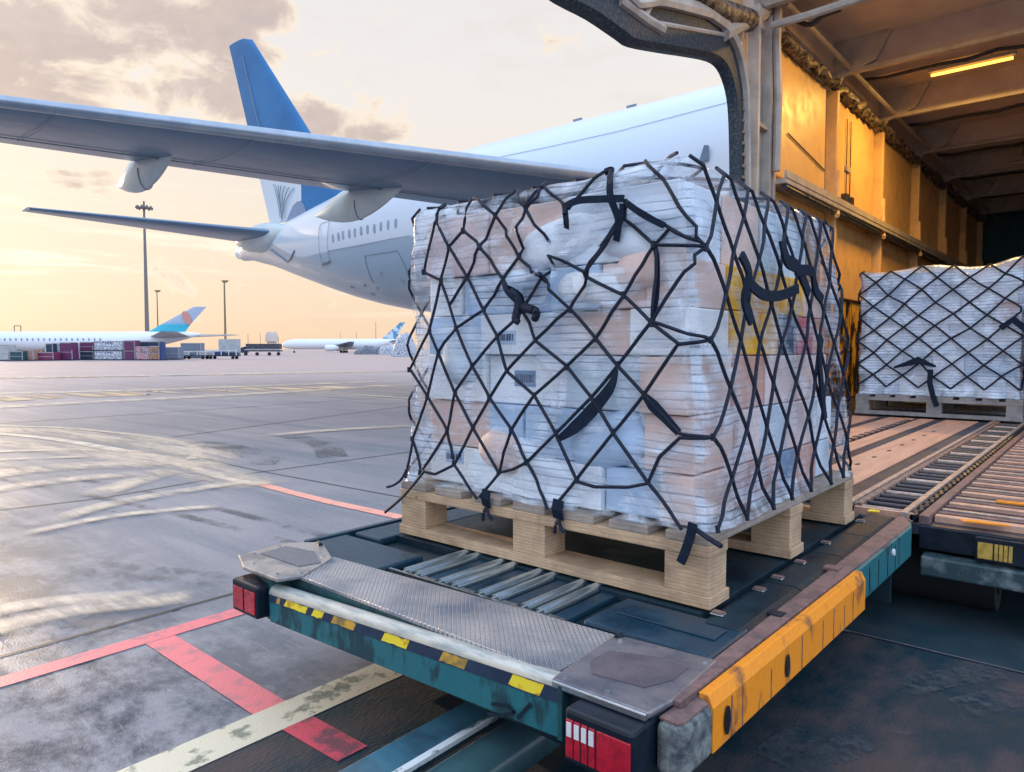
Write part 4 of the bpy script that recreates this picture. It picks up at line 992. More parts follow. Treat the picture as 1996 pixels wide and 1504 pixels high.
# rounded door edge: lip and inner cool jamb, following the opening
op = [onx(x, y, XW) for x, y in ((1438, 420), (1437, 330), (1436, 260), (1433, 200), (1425, 160), (1412, 130), (1392, 115), (1350, 106), (1300, 98), (1240, 86), (1215, 70), (1160, 32), (1100, 0), (1040, -42), (960, -100))]
op = [Vector((XW, 10.06, .6)), Vector((XW, 10.06, 2.5))]+smoothp(op, 3)
def ringpath(P, prof):
    """prof: list of (inward, x) ; inward measured in the wall plane away from the opening"""
    rg = []
    for i, p in enumerate(P):
        t = (P[min(i+1, len(P)-1)]-P[max(i-1, 0)]).normalized(); n = Vector((0, t.z, -t.y))   # in-plane normal
        if n.y < 0 and abs(n.y) > abs(n.z) or (abs(n.z) >= abs(n.y) and n.z < 0): n = -n
        wd = .62+.9*max(0, min(1, (5.9-abs(p.z-5.3)*2-5.0)/.6))*(1 if p.y < 9.4 else max(0, (10-p.y)/.6)); rg.append([p+n*a*wd+Vector((b, 0, 0)) for a, b in prof])
    return rg
MB().rings(ringpath(op, [(0, -.12), (0, -.02), (.04, .03), (.30, .03), (.30, -.12)])).build('door_lip', m_dkframe, bay, smooth=False)
MB().rings(ringpath([p+Vector((0, 0, 0)) for p in op], [(.30, .00), (.30, .10), (.34, .12), (.40, .10), (.40, -.2)])).build('door_frame', m_frame, bay, smooth=False)
# fascia above the opening
fas = MB()
base_ = [Vector((XW, p.y, p.z)) for p in op[2:]]
P = [p for p in op if p.z > 5.0]
rg = ringpath(P, [(.38, .0), (.38, -.2)])
for i in range(len(P)-1):
    a, b = rg[i][0], rg[i+1][0]
    fas.prism([(XW-.02, a.y, a.z), (XW-.02, b.y, b.z), (XW-.02, b.y, ZR), (XW-.02, a.y, ZR)], (-.2, 0, 0))
fas.build('fascia', m_panel, bay)
def fpts(*pp): return [onx(x, y, XW+.02) for x, y in pp]
for A, r in (((((1205, 0)), (1262, 42), (1290, 58)), .07), (((1275, -10), (1250, 40)), .05), (((1262, 42), (1410, 68)), .035), (((1500, 20), (1408, 66)), .11), (((1256, -30), (1240, 30)), .04)):
    MB().tube(fpts(*A), r, 8).build('fascia_brace', m_frame, bay, smooth=True)
g = MB(); g.tube(fpts((1330, -30), (1400, 20), (1460, 40)), .16, 10); g.build('duct', m_duct, bay, smooth=True)
# jamb column (cool grey) between the opening and the first panel
MB().box(XW-.12, XW+.02, 10.40, 10.86, .6, 5.6).build('jamb_web', m_coolf, bay, bevel=.01)
for y_ in (10.38, 10.86, 11.05):
    MB().box(XW-.05, XW+.14, y_, y_+.07, .6, 6.6).build('jamb_post', m_frame, bay, bevel=.01)
for z_ in (3.5, 4.9): MB().box(XW, XW+.1, 10.45, 10.86, z_, z_+.06).build('jamb_rung', m_frame, bay)
for i in range(9): MB().box(XW-.02, XW+.05, 10.08, 10.2, 3.9+i*.16, 3.94+i*.16).build('lip_bracket', m_pale, bay)
# wall bays
ribs = [11.12, 14.25, 17.55, 21.2, 24.8, 28.4, 32.0]
for i in range(len(ribs)-1):
    a, b = ribs[i]+.06, ribs[i+1]-.42
    u_ = MB().box(XW-.12, XW+.02, a, b, 4.35, 6.35).build('upper_panel', m_panel, bay, bevel=.02)
    MB().box(XW-.12, XW+.03, a, b, 2.60, 4.10).build('lower_panel', m_panel, bay, bevel=.02)
    MB().box(XW-.12, XW-.02, a, b, .6, 2.55).build('kick_panel', M('scorched_black_panel', (.70, .40, .06), (.02, .018, .02), rough=.5, scale=2.2, lo=.46, hi=.50, stretch=(1, 2.2, .75)) if i < 2 else m_dk, bay)
    MB().box(XW-.12, XW-.04, b, ribs[i+1], .6, 6.6).build('rib_recess', m_frame, bay)
    MB().box(XW-.05, XW+.16, b+.22, b+.34, 2.6, 6.5).build('rib_post', m_panel, bay, bevel=.02)
    pb = smoothp([(XW+.16, b+.28, 4.9), (XW+.18, b+.24, 4.4), (XW+.22, b+.10, 4.15), (XW+.30, b-.15, 4.0)], 4)
    MB().tube(pb, .045, 8).build('rib_hook', m_panel, bay, smooth=True)
    MB().box(XW-.06, XW+.30, a-.06, ribs[i+1], 4.14, 4.22).build('ledge', m_frame, bay, bevel=.01)
    MB().box(XW+.27, XW+.31, a-.06, ribs[i+1], 4.22, 4.33).build('ledge_lip', m_frame, bay)
    MB().tube([(XW+.24, a, 4.10), (XW+.24, ribs[i+1], 4.06)], .05, 8).build('ledge_pipe', m_dk, bay, smooth=True)
    # cable lines on the panel
    if i == 1:
        for dy in (.75, 1.0): MB().tube([(XW+.05, a+dy, 4.4), (XW+.05, a+dy, 6.1)], .012, 6).build('cable', m_dk, bay)
        MB().box(XW+.02, XW+.12, a+.55, a+.72, 4.35, 4.62).build('latch_box', m_dk, bay); MB().box(XW+.02, XW+.10, a+1.0, a+1.14, 4.4, 4.62).build('latch_box', m_dk, bay)
        MB().box(XW+.02, XW+.06, a+.72, a+1.02, 5.1, 5.2).build('cable_clip', m_frame, bay)
    if i == 0:
        MB().tube([(XW+.04, a+.7, 5.1), (XW+.04, b-.05, 4.86)], .012, 6).build('cable', m_dk, bay)
        MB().tube([(XW+.03, a+.0, 4.35), (XW+.03, a+.0, 6.1)], .012, 6).build('cable', m_dk, bay)
    # gusset up to the beam
    g = MB(); g.prism([(XW-.02, ribs[i+1]-.12, 6.1), (XW-.02, ribs[i+1]-.12, ZR), (XW+1.0, ribs[i+1]-.12, ZR), (XW+.75, ribs[i+1]-.12, 6.78), (XW+.2, ribs[i+1]-.12, 6.6)], (0, .10, 0)); g.build('gusset', m_frame, bay, bevel=.01)
# crumpled duct running along the wall head
dp = []
for i in range(150):
    y = 11.0+i*.15; dp.append((XW+.12+.03*math.sin(i*1.7), y, 6.42+.04*math.sin(i*2.3)))
g = MB(); n0 = len(g.v); g.tube(dp, .085, 12)
for v in g.v:
    k = .05*noise.noise(v*4.0)+.04*noise.noise(v*9); v.x += k; v.z += k*.8
g.build('wall_duct', m_duct, bay, smooth=False)
MB().tube([(XW+.34, 10.9, 6.72), (XW+.34, YE-.3, 6.72)], .04, 8).build('conduit', m_frame, bay, smooth=True)
MB().box(XW-.12, XW+.04, 10.4, YE, 6.38, ZR).build('wall_head', m_ceil, bay)
# ceiling beams along X
for i, y in enumerate([10.72]+[r_ for r_ in ribs[1:]]+[12.6*0+34.0]):
    if y > 33: continue
    b = MB().prism([(XW, y, 6.72), (XW, y, ZR), (5.0, y, ZR), (5.0, y, 6.72)], (0, .10, 0)).build('ceiling_beam', m_ceil, bay)
    MB().box(XW+.1, 5.0, y-.10, y+.02, 6.64, 6.72).build('beam_flange', m_frame, bay, bevel=.01)
for i, y in enumerate((15.6, 19.4, 22.9, 26.5, 30.1)):
    MB().box(XW+.1, 5, y, y+.08, 6.98, ZR).build('ceiling_purlin', m_ceil, bay, bevel=.01)
    sg = [(XW+.15+.45*k, y-.05, 6.95-.06*abs(math.sin(k*1.9))) for k in range(12)]
    MB().tube(sg, .035, 8).build('cable_run', m_dk, bay, smooth=True)
for A in (((1505, 50), (1580, 28), (1650, 5), (1760, -30)), ):
    MB().tube([ony(x, y, 10.66) for x, y in A], .06, 8).build('curved_pipe', m_frame, bay, smooth=True)
MB().tube(smoothp([ony(x, y, 11.6) for x, y in ((1548, 38), (1580, 48), (1605, 30), (1640, 18))], 5), .04, 8).build('drooping_cable', m_dk, bay, smooth=True)
MB().box(-3.5, -3.0, 11.0, 11.5, 7.05, 7.25).build('ceiling_box', m_ceil, bay)
MB().tube([(XW+.2, 10.95, 7.0), (XW+.2, 10.9, 6.2), (XW+.22, 10.95, 5.4), (XW+.2, 10.97, 4.3)], .06, 8).build('bent_pipe', m_frame, bay, smooth=True)
# tube lights
m_tubeon = emis('lit_tube', (1.0, .50, .07), 3.6); m_tubedim = M('unlit_tube', (.65, .50, .42), rough=.4)
def tubelight(a, b, lit, label, power=0):
    a, b = Vector(a), Vector(b); t = thing('tube_light', (a+b)/2, label, 'ceiling light', 'tube lights under the bay ceiling')
    MB().cyl(a, b, .028, 12).build('tube', m_tubeon if lit else m_tubedim, t, smooth=True)
    MB().box(a.x-.05, b.x+.05, a.y-.06, a.y+.06, a.z+.05, a.z+.12).build('housing', m_frame, t, bevel=.01)
    for q in (.25, .75):
        p = a.lerp(b, q); MB().tube([p+Vector((0, 0, .1)), (p.x, p.y, ZR)], .008, 6).build('hanger', m_dk, t)
    if power:
        l = bpy.data.lights.new('tube_glow', 'AREA'); l.shape = 'RECTANGLE'; l.size = abs(b.x-a.x); l.size_y = .08; l.energy = power; l.color = (1, .55, .13)
        o = bpy.data.objects.new('tube_glow', l); COL.objects.link(o); o.parent = t; o.location = (0, 0, -.05); o.rotation_euler = (0, 0, 0)
    return t
a = ony(1815, 147, 15.9); b = ony(1975, 112, 15.9)
tubelight((a.x, 15.9, a.z), (b.x, 15.9, a.z), True, 'brightly lit yellow tube light hanging under the second ceiling beam', 260)
a = ony(1735, -8, 11.9)
tubelight((a.x, 11.9, 6.95), (a.x+1.1, 11.9, 6.95), True, 'yellow tube light at the top edge of the picture, nearest the bay mouth', 90)
a = ony(1968, 318, 24)
tubelight((a.x, 24, a.z), (a.x+1.2, 24, a.z), False, 'unlit pinkish tube light deep inside the bay', 0)

# ================================================================== MAIN AIRCRAFT
def ell(xc, yc, zt, zb, w, n=40):
    zc = (zt+zb)/2; h = (zt-zb)/2
    return [(xc, yc+w*math.sin(2*math.pi*i/n), zc+h*math.cos(2*math.pi*i/n)) for i in range(n)]
SEC = [(-32.4, 6.65, 5.85, .30), (-31.5, 6.8, 5.80, .62), (-30.4, 6.95, 5.55, .92), (-29.3, 7.05, 5.32, 1.18), (-28.3, 7.10, 5.05, 1.42), (-27.3, 7.20, 4.76, 1.66), (-26, 7.38, 4.40, 1.92), (-24.5, 7.62, 3.98, 2.2), (-23, 7.85, 3.60, 2.42), (-21.5, 8.05, 3.28, 2.6), (-20, 8.22, 3.03, 2.72), (-18, 8.28, 2.80, 2.81), (-16, 8.3, 2.66, 2.85), (-12, 8.3, 2.6, 2.85), (-4.95, 8.3, 2.6, 2.85)]
YC = 18.0
def fus(x):
    for i in range(len(SEC)-1):
        a, b = SEC[i], SEC[i+1]
        if a[0] <= x <= b[0]:
            t = (x-a[0])/(b[0]-a[0]); return tuple(a[k]+(b[k]-a[k])*t for k in (1, 2, 3))
    return SEC[-1][1:]
def skin(x, z, off=.01):
    zt, zb, w = fus(x); zc = (zt+zb)/2; h = (zt-zb)/2; s = max(-.999, min(.999, (z-zc)/h)); c_ = math.sqrt(1-s*s)
    n = Vector((0, -c_/w, s/h)).normalized()
    return Vector((x, YC-w*c_, z))+n*off
def on_skin(px, py, off=.012):
    d = ray(px, py); lo, hi = 16., 44.; p = None
    # march along the ray until inside
    D = lo
    while D < hi:
        q = Vector((0, 0, EYE))+d*D
        if SEC[0][0] < q.x < SEC[-1][0]:
            zt, zb, w = fus(q.x); zc = (zt+zb)/2; h = (zt-zb)/2
            if ((q.y-YC)/w)**2+((q.z-zc)/h)**2 < 1: return skin(q.x, q.z, off)
        D += .03
    return None
def plane_fn(nt, b, mp, mx):
    N = nt.nodes; L = nt.links; g_ = N.new('ShaderNodeNewGeometry'); s = N.new('ShaderNodeSeparateXYZ'); L.new(g_.outputs['Position'], s.inputs[0])
    # pale blue lower body below a boundary that sweeps up towards the tail
    m = N.new('ShaderNodeMapRange'); m.interpolation_type = 'SMOOTHSTEP'; L.new(s.outputs[0], m.inputs[0]); m.inputs[1].default_value = -29; m.inputs[2].default_value = -24; m.inputs[3].default_value = 6.4; m.inputs[4].default_value = 5.15
    d = N.new('ShaderNodeMath'); d.operation = 'SUBTRACT'; L.new(s.outputs[2], d.inputs[0]); L.new(m.outputs[0], d.inputs[1])
    r = N.new('ShaderNodeMapRange'); L.new(d.outputs[0], r.inputs[0]); r.inputs[1].default_value = -.03; r.inputs[2].default_value = .03
    x = N.new('ShaderNodeMix'); x.data_type = 'RGBA'; L.new(r.outputs[0], x.inputs[0]); x.inputs[6].default_value = (.28, .40, .52, 1); x.inputs[7].default_value = (.54, .64, .76, 1)
    L.new(x.outputs[2], b.inputs['Base Color'])
m_pw = M('aircraft_two_tone', (.7, .75, .8), rough=.30, scale=2, coat=.4, fn=plane_fn)
m_pwhite = M('aircraft_white', (.72, .75, .78), (.66, .70, .74), rough=.32, scale=1.5, coat=.3)
m_wing = M('aircraft_wing_grey', (.11, .19, .29), (.08, .15, .25), rough=.34, scale=1.2, stretch=(1, .3, 1), coat=.2)
m_slat = M('slat_bare_metal', (.34, .40, .47), (.28, .34, .42), rough=.25, metal=.6, scale=3, stretch=(.4, 1, 1))
m_fair = M('fairing_grey', (.50, .56, .58), (.42, .50, .53), rough=.35, scale=2)
m_blue = M('fin_blue', (.012, .20, .55), (.02, .27, .62), rough=.35, scale=.6)
m_line = M('panel_line', (.20, .27, .34), rough=.6)
jet = thing('airliner', (-18, YC, 0), 'big white airliner with plain blue tail fin parked close behind the netted load', 'aeroplane')
fu = MB(); fu.rings([ell(x, YC, zt, zb, w, 56) for x, zt, zb, w in SEC]); body = fu.build('fuselage', m_pw, jet, smooth=True)
ap = MB(); ap.rings([ell(-32.38, YC, 6.62, 5.88, .28), ell(-32.9, YC, 6.55, 5.98, .22)]); ap.build('exhaust_cone', m_pwhite, jet, smooth=True)
def foil(le, te, th, n=12):
    """closed airfoil loop between leading and trailing edge points"""
    le, te = Vector(le), Vector(te); c_ = te-le; out = []
    for i in range(n+1):
        t = (1-math.cos(math.pi*i/n))/2; yt = th*c_.length*5*(.2969*math.sqrt(t)-.126*t-.3516*t*t+.2843*t**3-.1036*t**4); out.append(le+c_*t+Vector((0, 0, yt)))
    for i in range(n-1, 0, -1):
        t = (1-math.cos(math.pi*i/n))/2; yt = th*c_.length*5*(.2969*math.sqrt(t)-.126*t-.3516*t*t+.2843*t**3-.1036*t**4); out.append(le+c_*t-Vector((0, 0, yt*1.0)))
    return out
WL0, WL1 = Vector((-6.6, 15.6, 5.10)), Vector((-19.2, -1.6, 6.42))
WT0, WT1 = Vector((-11.2, 15.6, 4.95)), Vector((-21.4, -1.6, 6.36))
wg = MB(); wg.rings([foil(WL0.lerp(WL1, t), WT0.lerp(WT1, t), .125-.03*t) for t in [i/8 for i in range(9)]]); wing = wg.build('wing', m_wing, jet, smooth=True)
wf = MB(); wf.rings([foil(WL0.lerp(WL1, t)+Vector((.02, -.02, 0)), (WL0.lerp(WL1, t)).lerp(WT0.lerp(WT1, t), .16), .42, 10) for t in [i/8 for i in range(9)]]); wf.build('slat', m_slat, wing, smooth=True)
for t in (.18, .32, .48, .64, .80):
    a = WL0.lerp(WL1, t); b = WT0.lerp(WT1, t)
    g = MB(); ff = foil(a, b, .128); lower = [ff[0]+Vector((.02, -.02, 0))]+ff[:12:-1]
    g.tube([p+Vector((0, 0, -.012)) for p in lower[:9]], .008, 4); g.build('panel_line', m_line, wing)
for q in (.70,):
    g = MB(); g.tube([WL0.lerp(WL1, t).lerp(WT0.lerp(WT1, t), q)+Vector((0, 0, -.19+.10*t)) for t in (0, .25, .5, .75, 1)], .012, 4); g.build('panel_line', m_line, wing)
def canoe(xa, xf, y, z, r, depth):
    rg = []
    for i in range(13):
        t = i/12; rr = r*math.sin(math.pi*min(1, t*.98+.01))**.95; x = xa+(xf-xa)*t; zc = z+.10+.22*t
        rg.append([(x, y+rr*math.cos(a)*.6, zc+depth*(rr/r)*math.sin(a)) for a in [2*math.pi*k/14 for k in range(14)]])
    return rg
for xa, xf, y, z in ((-17.9, -15.0, 6.8, 5.28), (-15.75, -12.4, 10.7, 4.88)):
    g = MB(); g.rings(canoe(xa, xf, y, z, .30, .42)); o = g.build('flap_fairing', m_fair, jet, smooth=True)
    g = MB(); xm = xa+(xf-xa)*.55; g.tube([(xm, y+.185*math.cos(a), z+.22+.43*math.sin(a)) for a in [math.pi*(1+k/10) for k in range(11)]], .012, 4); g.build('seam', m_line, o)
# wing root fairing
rf = MB(); rf.rings([[(-11.9+5.6*k/6*1.0, 15.2-.9*math.sin(math.pi*k/6)*0+1.1*math.cos(a), 4.75+.75*math.sin(math.pi*(k+.6)/7.2)*math.sin(a)) for a in [2*math.pi*i/14 for i in range(14)]] for k in range(7)]); rf.build('root_fairing', m_pwhite, jet, smooth=True)
# tailplane (near side) with root fairing
S0, S1 = Vector((-26.5, 17.2, 6.42)), Vector((-31.3, 8.8, 6.88)); T0, T1 = Vector((-29.9, 17.2, 6.32)), Vector((-32.3, 8.8, 6.88))
g = MB(); g.rings([foil(S0.lerp(S1, t), T0.lerp(T1, t), .12) for t in (0, .25, .5, .75, 1)]); g.build('tailplane', m_wing, jet, smooth=True)
S0b, S1b = Vector((-26.5, 18.8, 6.42)), Vector((-31.3, 27.2, 6.88)); T0b, T1b = Vector((-29.9, 18.8, 6.32)), Vector((-32.3, 27.2, 6.88))
g = MB(); g.rings([foil(S0b.lerp(S1b, t), T0b.lerp(T1b, t), .10) for t in (0, .5, 1)]); g.build('tailplane', m_wing, jet, smooth=True)
g = MB(); g.rings([[(-30.4+4.3*k/8, 16.62+.58*math.sin(math.pi*(k+.3)/8.6)**.6*math.cos(a), 6.38+.62*math.sin(math.pi*(k+.3)/8.6)**.6*math.sin(a)) for a in [2*math.pi*i/14 for i in range(14)]] for k in range(9)]); g.build('tailplane_root', m_fair, jet, smooth=True)
g = MB(); P = [on_skin(x, y, .02) for x, y in ((529, 486), (545, 498), (561, 510), (568, 502), (575, 488))]
if all(P): g.tube(P, .035, 6); g.build('panel_line', m_line, body)
# fin
def vfoil(le, te, th, n=10):
    le, te = Vector(le), Vector(te); c_ = te-le; out = []
    for sgn in (1, -1):
        rng = range(n+1) if sgn == 1 else range(n-1, 0, -1)
        for i in rng:
            t = (1-math.cos(math.pi*i/n))/2; yt = th*c_.length*5*(.2969*math.sqrt(t)-.126*t-.3516*t*t+.2843*t**3-.1036*t**4); out.append(le+c_*t+Vector((0, -sgn*yt, 0)))
    return out
def fin_le(z): return -24.2+(z-8.0)*(-31.5+24.2)/(16.2-8.0)
def fin_te(z): return -30.0+(z-7.1)*(-33.5+30.0)/(16.3-7.1)
def fin_fn(nt, b, mp, mx):
    N = nt.nodes; L = nt.links; g_ = N.new('ShaderNodeNewGeometry'); s = N.new('ShaderNodeSeparateXYZ'); L.new(g_.outputs['Position'], s.inputs[0])
    # white base panel of the livery: below a curve, aft of the blue leading edge
    a = N.new('ShaderNodeMath'); a.operation = 'MULTIPLY_ADD'; L.new(s.outputs[0], a.inputs[0]); a.inputs[1].default_value = .9; a.inputs[2].default_value = .9*27.3+7.2
    r1 = N.new('ShaderNodeMath'); r1.operation = 'GREATER_THAN'; r1.inputs[1].default_value = 10.15; L.new(s.outputs[2], r1.inputs[0])
    r2 = N.new('ShaderNodeMath'); r2.operation = 'GREATER_THAN'; r2.inputs[1].default_value = -27.15; L.new(s.outputs[0], r2.inputs[0])
    mm = N.new('ShaderNodeMath'); mm.operation = 'MAXIMUM'; L.new(r1.outputs[0], mm.inputs[0]); L.new(r2.outputs[0], mm.inputs[1])
    x = N.new('ShaderNodeMix'); x.data_type = 'RGBA'; L.new(mm.outputs[0], x.inputs[0]); x.inputs[6].default_value = (.58, .66, .74, 1); L.new(mx.outputs[2], x.inputs[7])
    L.new(x.outputs[2], b.inputs['Base Color'])
m_fin = M('fin_paint', (.001, .11, .31), (.003, .17, .42), rough=.5, scale=.35, fn=fin_fn, lo=.3, hi=.7)
g = MB(); zs = [7.3, 8.2, 9.5, 11, 13, 15, 16.0, 16.25]
rg = []
for z in zs:
    l_, t_ = fin_le(max(z, 8.2)) + (.9 if z < 8 else 0), fin_te(z)
    if z > 16.1: l_ -= .5
    rg.append(vfoil((l_, YC, z), (t_, YC, z+.04), .09))
g.rings(rg); fino = g.build('fin', m_fin, jet, smooth=True)
g = MB(); g.tube([(-28.6-.9*(z-7.6)*.44-.35, YC-.20+.010*(z-7.6), z) for z in (11.2, 12.5, 14, 15.4)], .018, 4); g.build('rudder_line', m_line, fino)
def finp(px, py):
    p = ony(px, py, YC-.28); return p
g = MB(); dm = [finp(x, y) for x, y in ((556, 438), (562, 420), (570, 402), (578, 393), (586, 391), (592, 398), (596, 410), (597, 420), (580, 432))]
g.prism(dm, (0, .02, 0)); g.build('fin_emblem', M('emblem_grey_blue', (.20, .28, .42), rough=.4), fino)
for A in (((533, 358), (541, 390), (546, 424)), ((537, 360), (544, 392), (549, 428)), ((542, 361), (544, 385), (549, 415)), ((548, 361), (545, 380), (549, 405)), ((555, 362), (551, 378), (550, 400)), ((563, 364), (556, 382), (551, 405), (549, 430)), ((573, 366), (563, 380), (554, 402), (549, 432))):
    MB().tube(smoothp([finp(*p) for p in A], 4), .022, 4).build('fin_pinstripe', m_line, fino)
# cabin windows, doors and service marks on the near side
m_win = M('cabin_window', (.28, .37, .48), (.20, .28, .38), rough=.25)
for px, py in ((649, 464), (660, 461), (669, 458), (681, 455), (692, 453), (704, 450), (717, 447), (730, 445), (743, 441), (757, 438), (772, 435)):
    c_ = on_skin(px, py, .015)
    if not c_: continue
    g = MB(); n = 12; ring_o = []
    for k in range(n):
        a = 2*math.pi*k/n; dx = .06*math.copysign(abs(math.cos(a))**.7, math.cos(a)); dz = .15*math.copysign(abs(math.sin(a))**.7, math.sin(a)); ring_o.append(skin(c_.x+dx, c_.z+dz, .018))
    g.prism(ring_o, (0, .02, 0)); g.build('window', m_win, body)
def outline(pp, r, name, close=True):
    P = [on_skin(x, y, .012) for x, y in pp]; P = [p for p in P if p]
    if len(P) < 2: return
    q = []
    for i in range(len(P)-1+(1 if close else 0)):
        a, b = P[i], P[(i+1) % len(P)]
        for k in range(4):
            t = k/4; m_ = a.lerp(b, t); q.append(skin(m_.x, m_.z, .012))
    q.append(P[0] if close else P[-1]); return MB().tube(q, r, 4).build(name, m_line, body)
outline([(643, 431), (628, 435), (623, 442), (622, 470), (624, 495), (628, 512), (644, 508), (640, 488), (639, 460)], .006, 'door_outline')
outline([(629, 515), (644, 509)], .05, 'door_sill', False)
outline([(712, 498), (775, 488), (789, 515), (802, 548)], .010, 'hatch_outline', False)
outline([(712, 498), (716, 520), (729, 552)], .010, 'hatch_outline', False)
outline([(640, 489), (700, 478), (760, 466), (800, 459)], .008, 'skin_seam', False)
outline([(960, 310), (1080, 285), (1200, 258), (1300, 232), (1420, 200)], .006, 'skin_seam', False)
for px, py, w in ((684, 558, .2), (710, 555, .12), (735, 560, .08), (724, 572, .22), (742, 531, .06), (782, 546, .14)):
    p = on_skin(px, py, .02)
    if p: MB().tube([p, p+Vector((w, 0, -.05))], .022, 6).build('vent', m_line, body)
for px, py in ((1125, 250), (1230, 220)):
    p = ony(px, py, YC-.6); MB().box(p.x-.15, p.x+.15, p.y, p.y+.05, 8.2, 8.34).build('antenna', m_line, jet)
p = ony(1372, 300, YC-2.9); MB().prism([(p.x-.12, p.y, p.z-.15), (p.x+.1, p.y, p.z-.15), (p.x+.1, p.y, p.z+.18), (p.x, p.y, p.z+.2)], (0, .05, 0)).build('antenna', m_wing, jet)
# undercarriage (hidden behind the load from here)
for y in (YC-2, YC+2):
    gl = MB().cyl((-10.5, y, .5), (-10.3, y, 3.2), .12, 10).build('gear_leg', m_steel, jet, smooth=True)
    for dx in (-.6, .6):
        MB().cyl((-10.5+dx, y-.3, .55), (-10.5+dx, y+.3, .55), .55, 20).build('wheel', MATS['tyre_rubber'], gl, smooth=True)

# ================================================================== FAR AIRLINERS
def far_airliner(loc, rz, Lh, R_, zc, fin_h, label, finmat, engines=True, bodymat=None, wx=0, tp=1.0):
    t = thing('airliner', loc, label, 'aeroplane', None, rz); bodymat = bodymat or m_pwhite
    def e2(x, z, w, h, n=20): return [(x, w*math.sin(2*math.pi*i/n), z+h*math.cos(2*math.pi*i/n)) for i in range(n)]
    S = [(-Lh, zc+.75*R_, .15, .15), (-Lh*.9, zc+.6*R_, .35*R_, .38*R_), (-Lh*.75, zc+.32*R_, .7*R_, .68*R_), (-Lh*.6, zc+.1*R_, .93*R_, .92*R_), (-Lh*.5, zc, R_, R_), (Lh*.75, zc, R_, R_), (Lh*.86, zc-.05*R_, .9*R_, .9*R_), (Lh*.94, zc-.15*R_, .68*R_, .65*R_), (Lh*.985, zc-.25*R_, .36*R_, .32*R_), (Lh, zc-.28*R_, .1, .1)]
    f = MB(); f.rings([e2(*s) for s in S]); bd_ = f.build('fuselage', bodymat, t, smooth=True, world=False)
    fb = zc+.7*R_
    g = MB(); g.rings([vfoil((-Lh*.62, 0, fb), (-Lh*.88, 0, fb), .05), vfoil((-Lh*.74, 0, fb+(fin_h-fb)*.38), (-Lh*.93, 0, fb+(fin_h-fb)*.38), .06), vfoil((-Lh*.95, 0, fin_h), (-Lh*1.035, 0, fin_h), .07)]); fn_ = g.build('fin', finmat, t, smooth=True, world=False)
    for s in (1, -1):
        g = MB(); g.rings([foil((Lh*.18+wx, s*R_*.7, zc-.4*R_), (-Lh*.18+wx, s*R_*.7, zc-.45*R_), .11), foil((-Lh*.30+wx, s*Lh*.85, zc+.35*R_), (-Lh*.38+wx, s*Lh*.85, zc+.33*R_), .1)]); g.build('wing', m_wing, t, smooth=True, world=False)
        g = MB(); g.rings([foil((-Lh*(.92-.17*tp), s*.3, zc+.5*R_), (-Lh*.92, s*.3, zc+.5*R_), .1), foil((-Lh*(1.02-.07*tp)-(tp-1)*4, s*Lh*.32*tp, zc+.8*R_), (-Lh*1.02-(tp-1)*4, s*Lh*.32*tp, zc+.8*R_), .1)]); g.build('tailplane', m_wing, t, smooth=True, world=False)
        if engines:
            g = MB(); g.rings([[(x, s*Lh*.33+r_*math.cos(a), zc-R_*.75+r_*math.sin(a)) for a in [2*math.pi*i/16 for i in range(16)]] for x, r_ in ((-.5, .7), (1.5, 1.25), (4.2, 1.4), (5.0, 1.25))]); g.build('engine', m_pwhite, t, smooth=True, world=False)
        g = MB(); g.cyl((-.5, s*2.2, .55), (-.5, s*2.2, zc-R_*.5), .2, 8); gl = g.build('gear_leg', m_steel, t, world=False)
        MB().cyl((-1.2, s*2.2-.3, .5), (-1.2, s*2.2+.3, .5), .5, 14).build('wheel', MATS['tyre_rubber'], gl, world=False)
        MB().cyl((.2, s*2.2-.3, .5), (.2, s*2.2+.3, .5), .5, 14).build('wheel', MATS['tyre_rubber'], gl, world=False)
    g = MB(); g.cyl((Lh*.8, 0, .4), (Lh*.8, 0, zc-R_*.6), .15, 8); gl = g.build('gear_leg', m_steel, t, world=False)
    MB().cyl((Lh*.8, -.3, .4), (Lh*.8, .3, .4), .4, 12).build('wheel', MATS['tyre_rubber'], gl, world=False)
    return t, bd_, fn_
m_tealfin = M('turquoise_fin', (.03, .42, .52), (.30, .44, .56), rough=.4, scale=.25, lo=.45, hi=.5)
def two_fin_fn(nt, b, mp, mx):
    N = nt.nodes; L = nt.links; s = N.new('ShaderNodeSeparateXYZ'); L.new(mp.inputs[0].links[0].from_socket, s.inputs[0])
    r = N.new('ShaderNodeMapRange'); L.new(s.outputs[2], r.inputs[0]); r.inputs[1].default_value = 8.2; r.inputs[2].default_value = 9.2
    x = N.new('ShaderNodeMix'); x.data_type = 'RGBA'; L.new(r.outputs[0], x.inputs[0]); x.inputs[6].default_value = (.03, .42, .55, 1); x.inputs[7].default_value = (.36, .44, .56, 1); L.new(x.outputs[2], b.inputs['Base Color'])
m_fin2 = M('two_tone_fin', (.3, .4, .5), rough=.4, fn=two_fin_fn)
rzf = YAW+math.pi
pA = at(95, 680, 200); pA.z = 0
a2, b2, f2 = far_airliner(pA, rzf, 43, 2.75, 3.75, 13.4, 'white airliner with turquoise tail and oval emblem, beyond the row of containers at left', m_fin2, engines=False, wx=24, tp=1.5)
for i in range(30):
    x = 30-i*1.9; g = MB(); g.prism([(x-.3, -2.78, 4.0), (x+.3, -2.78, 4.0), (x+.3, -2.74, 4.7), (x-.3, -2.74, 4.7)], (0, .3, 0)) if i == 0 else None
wproto = None
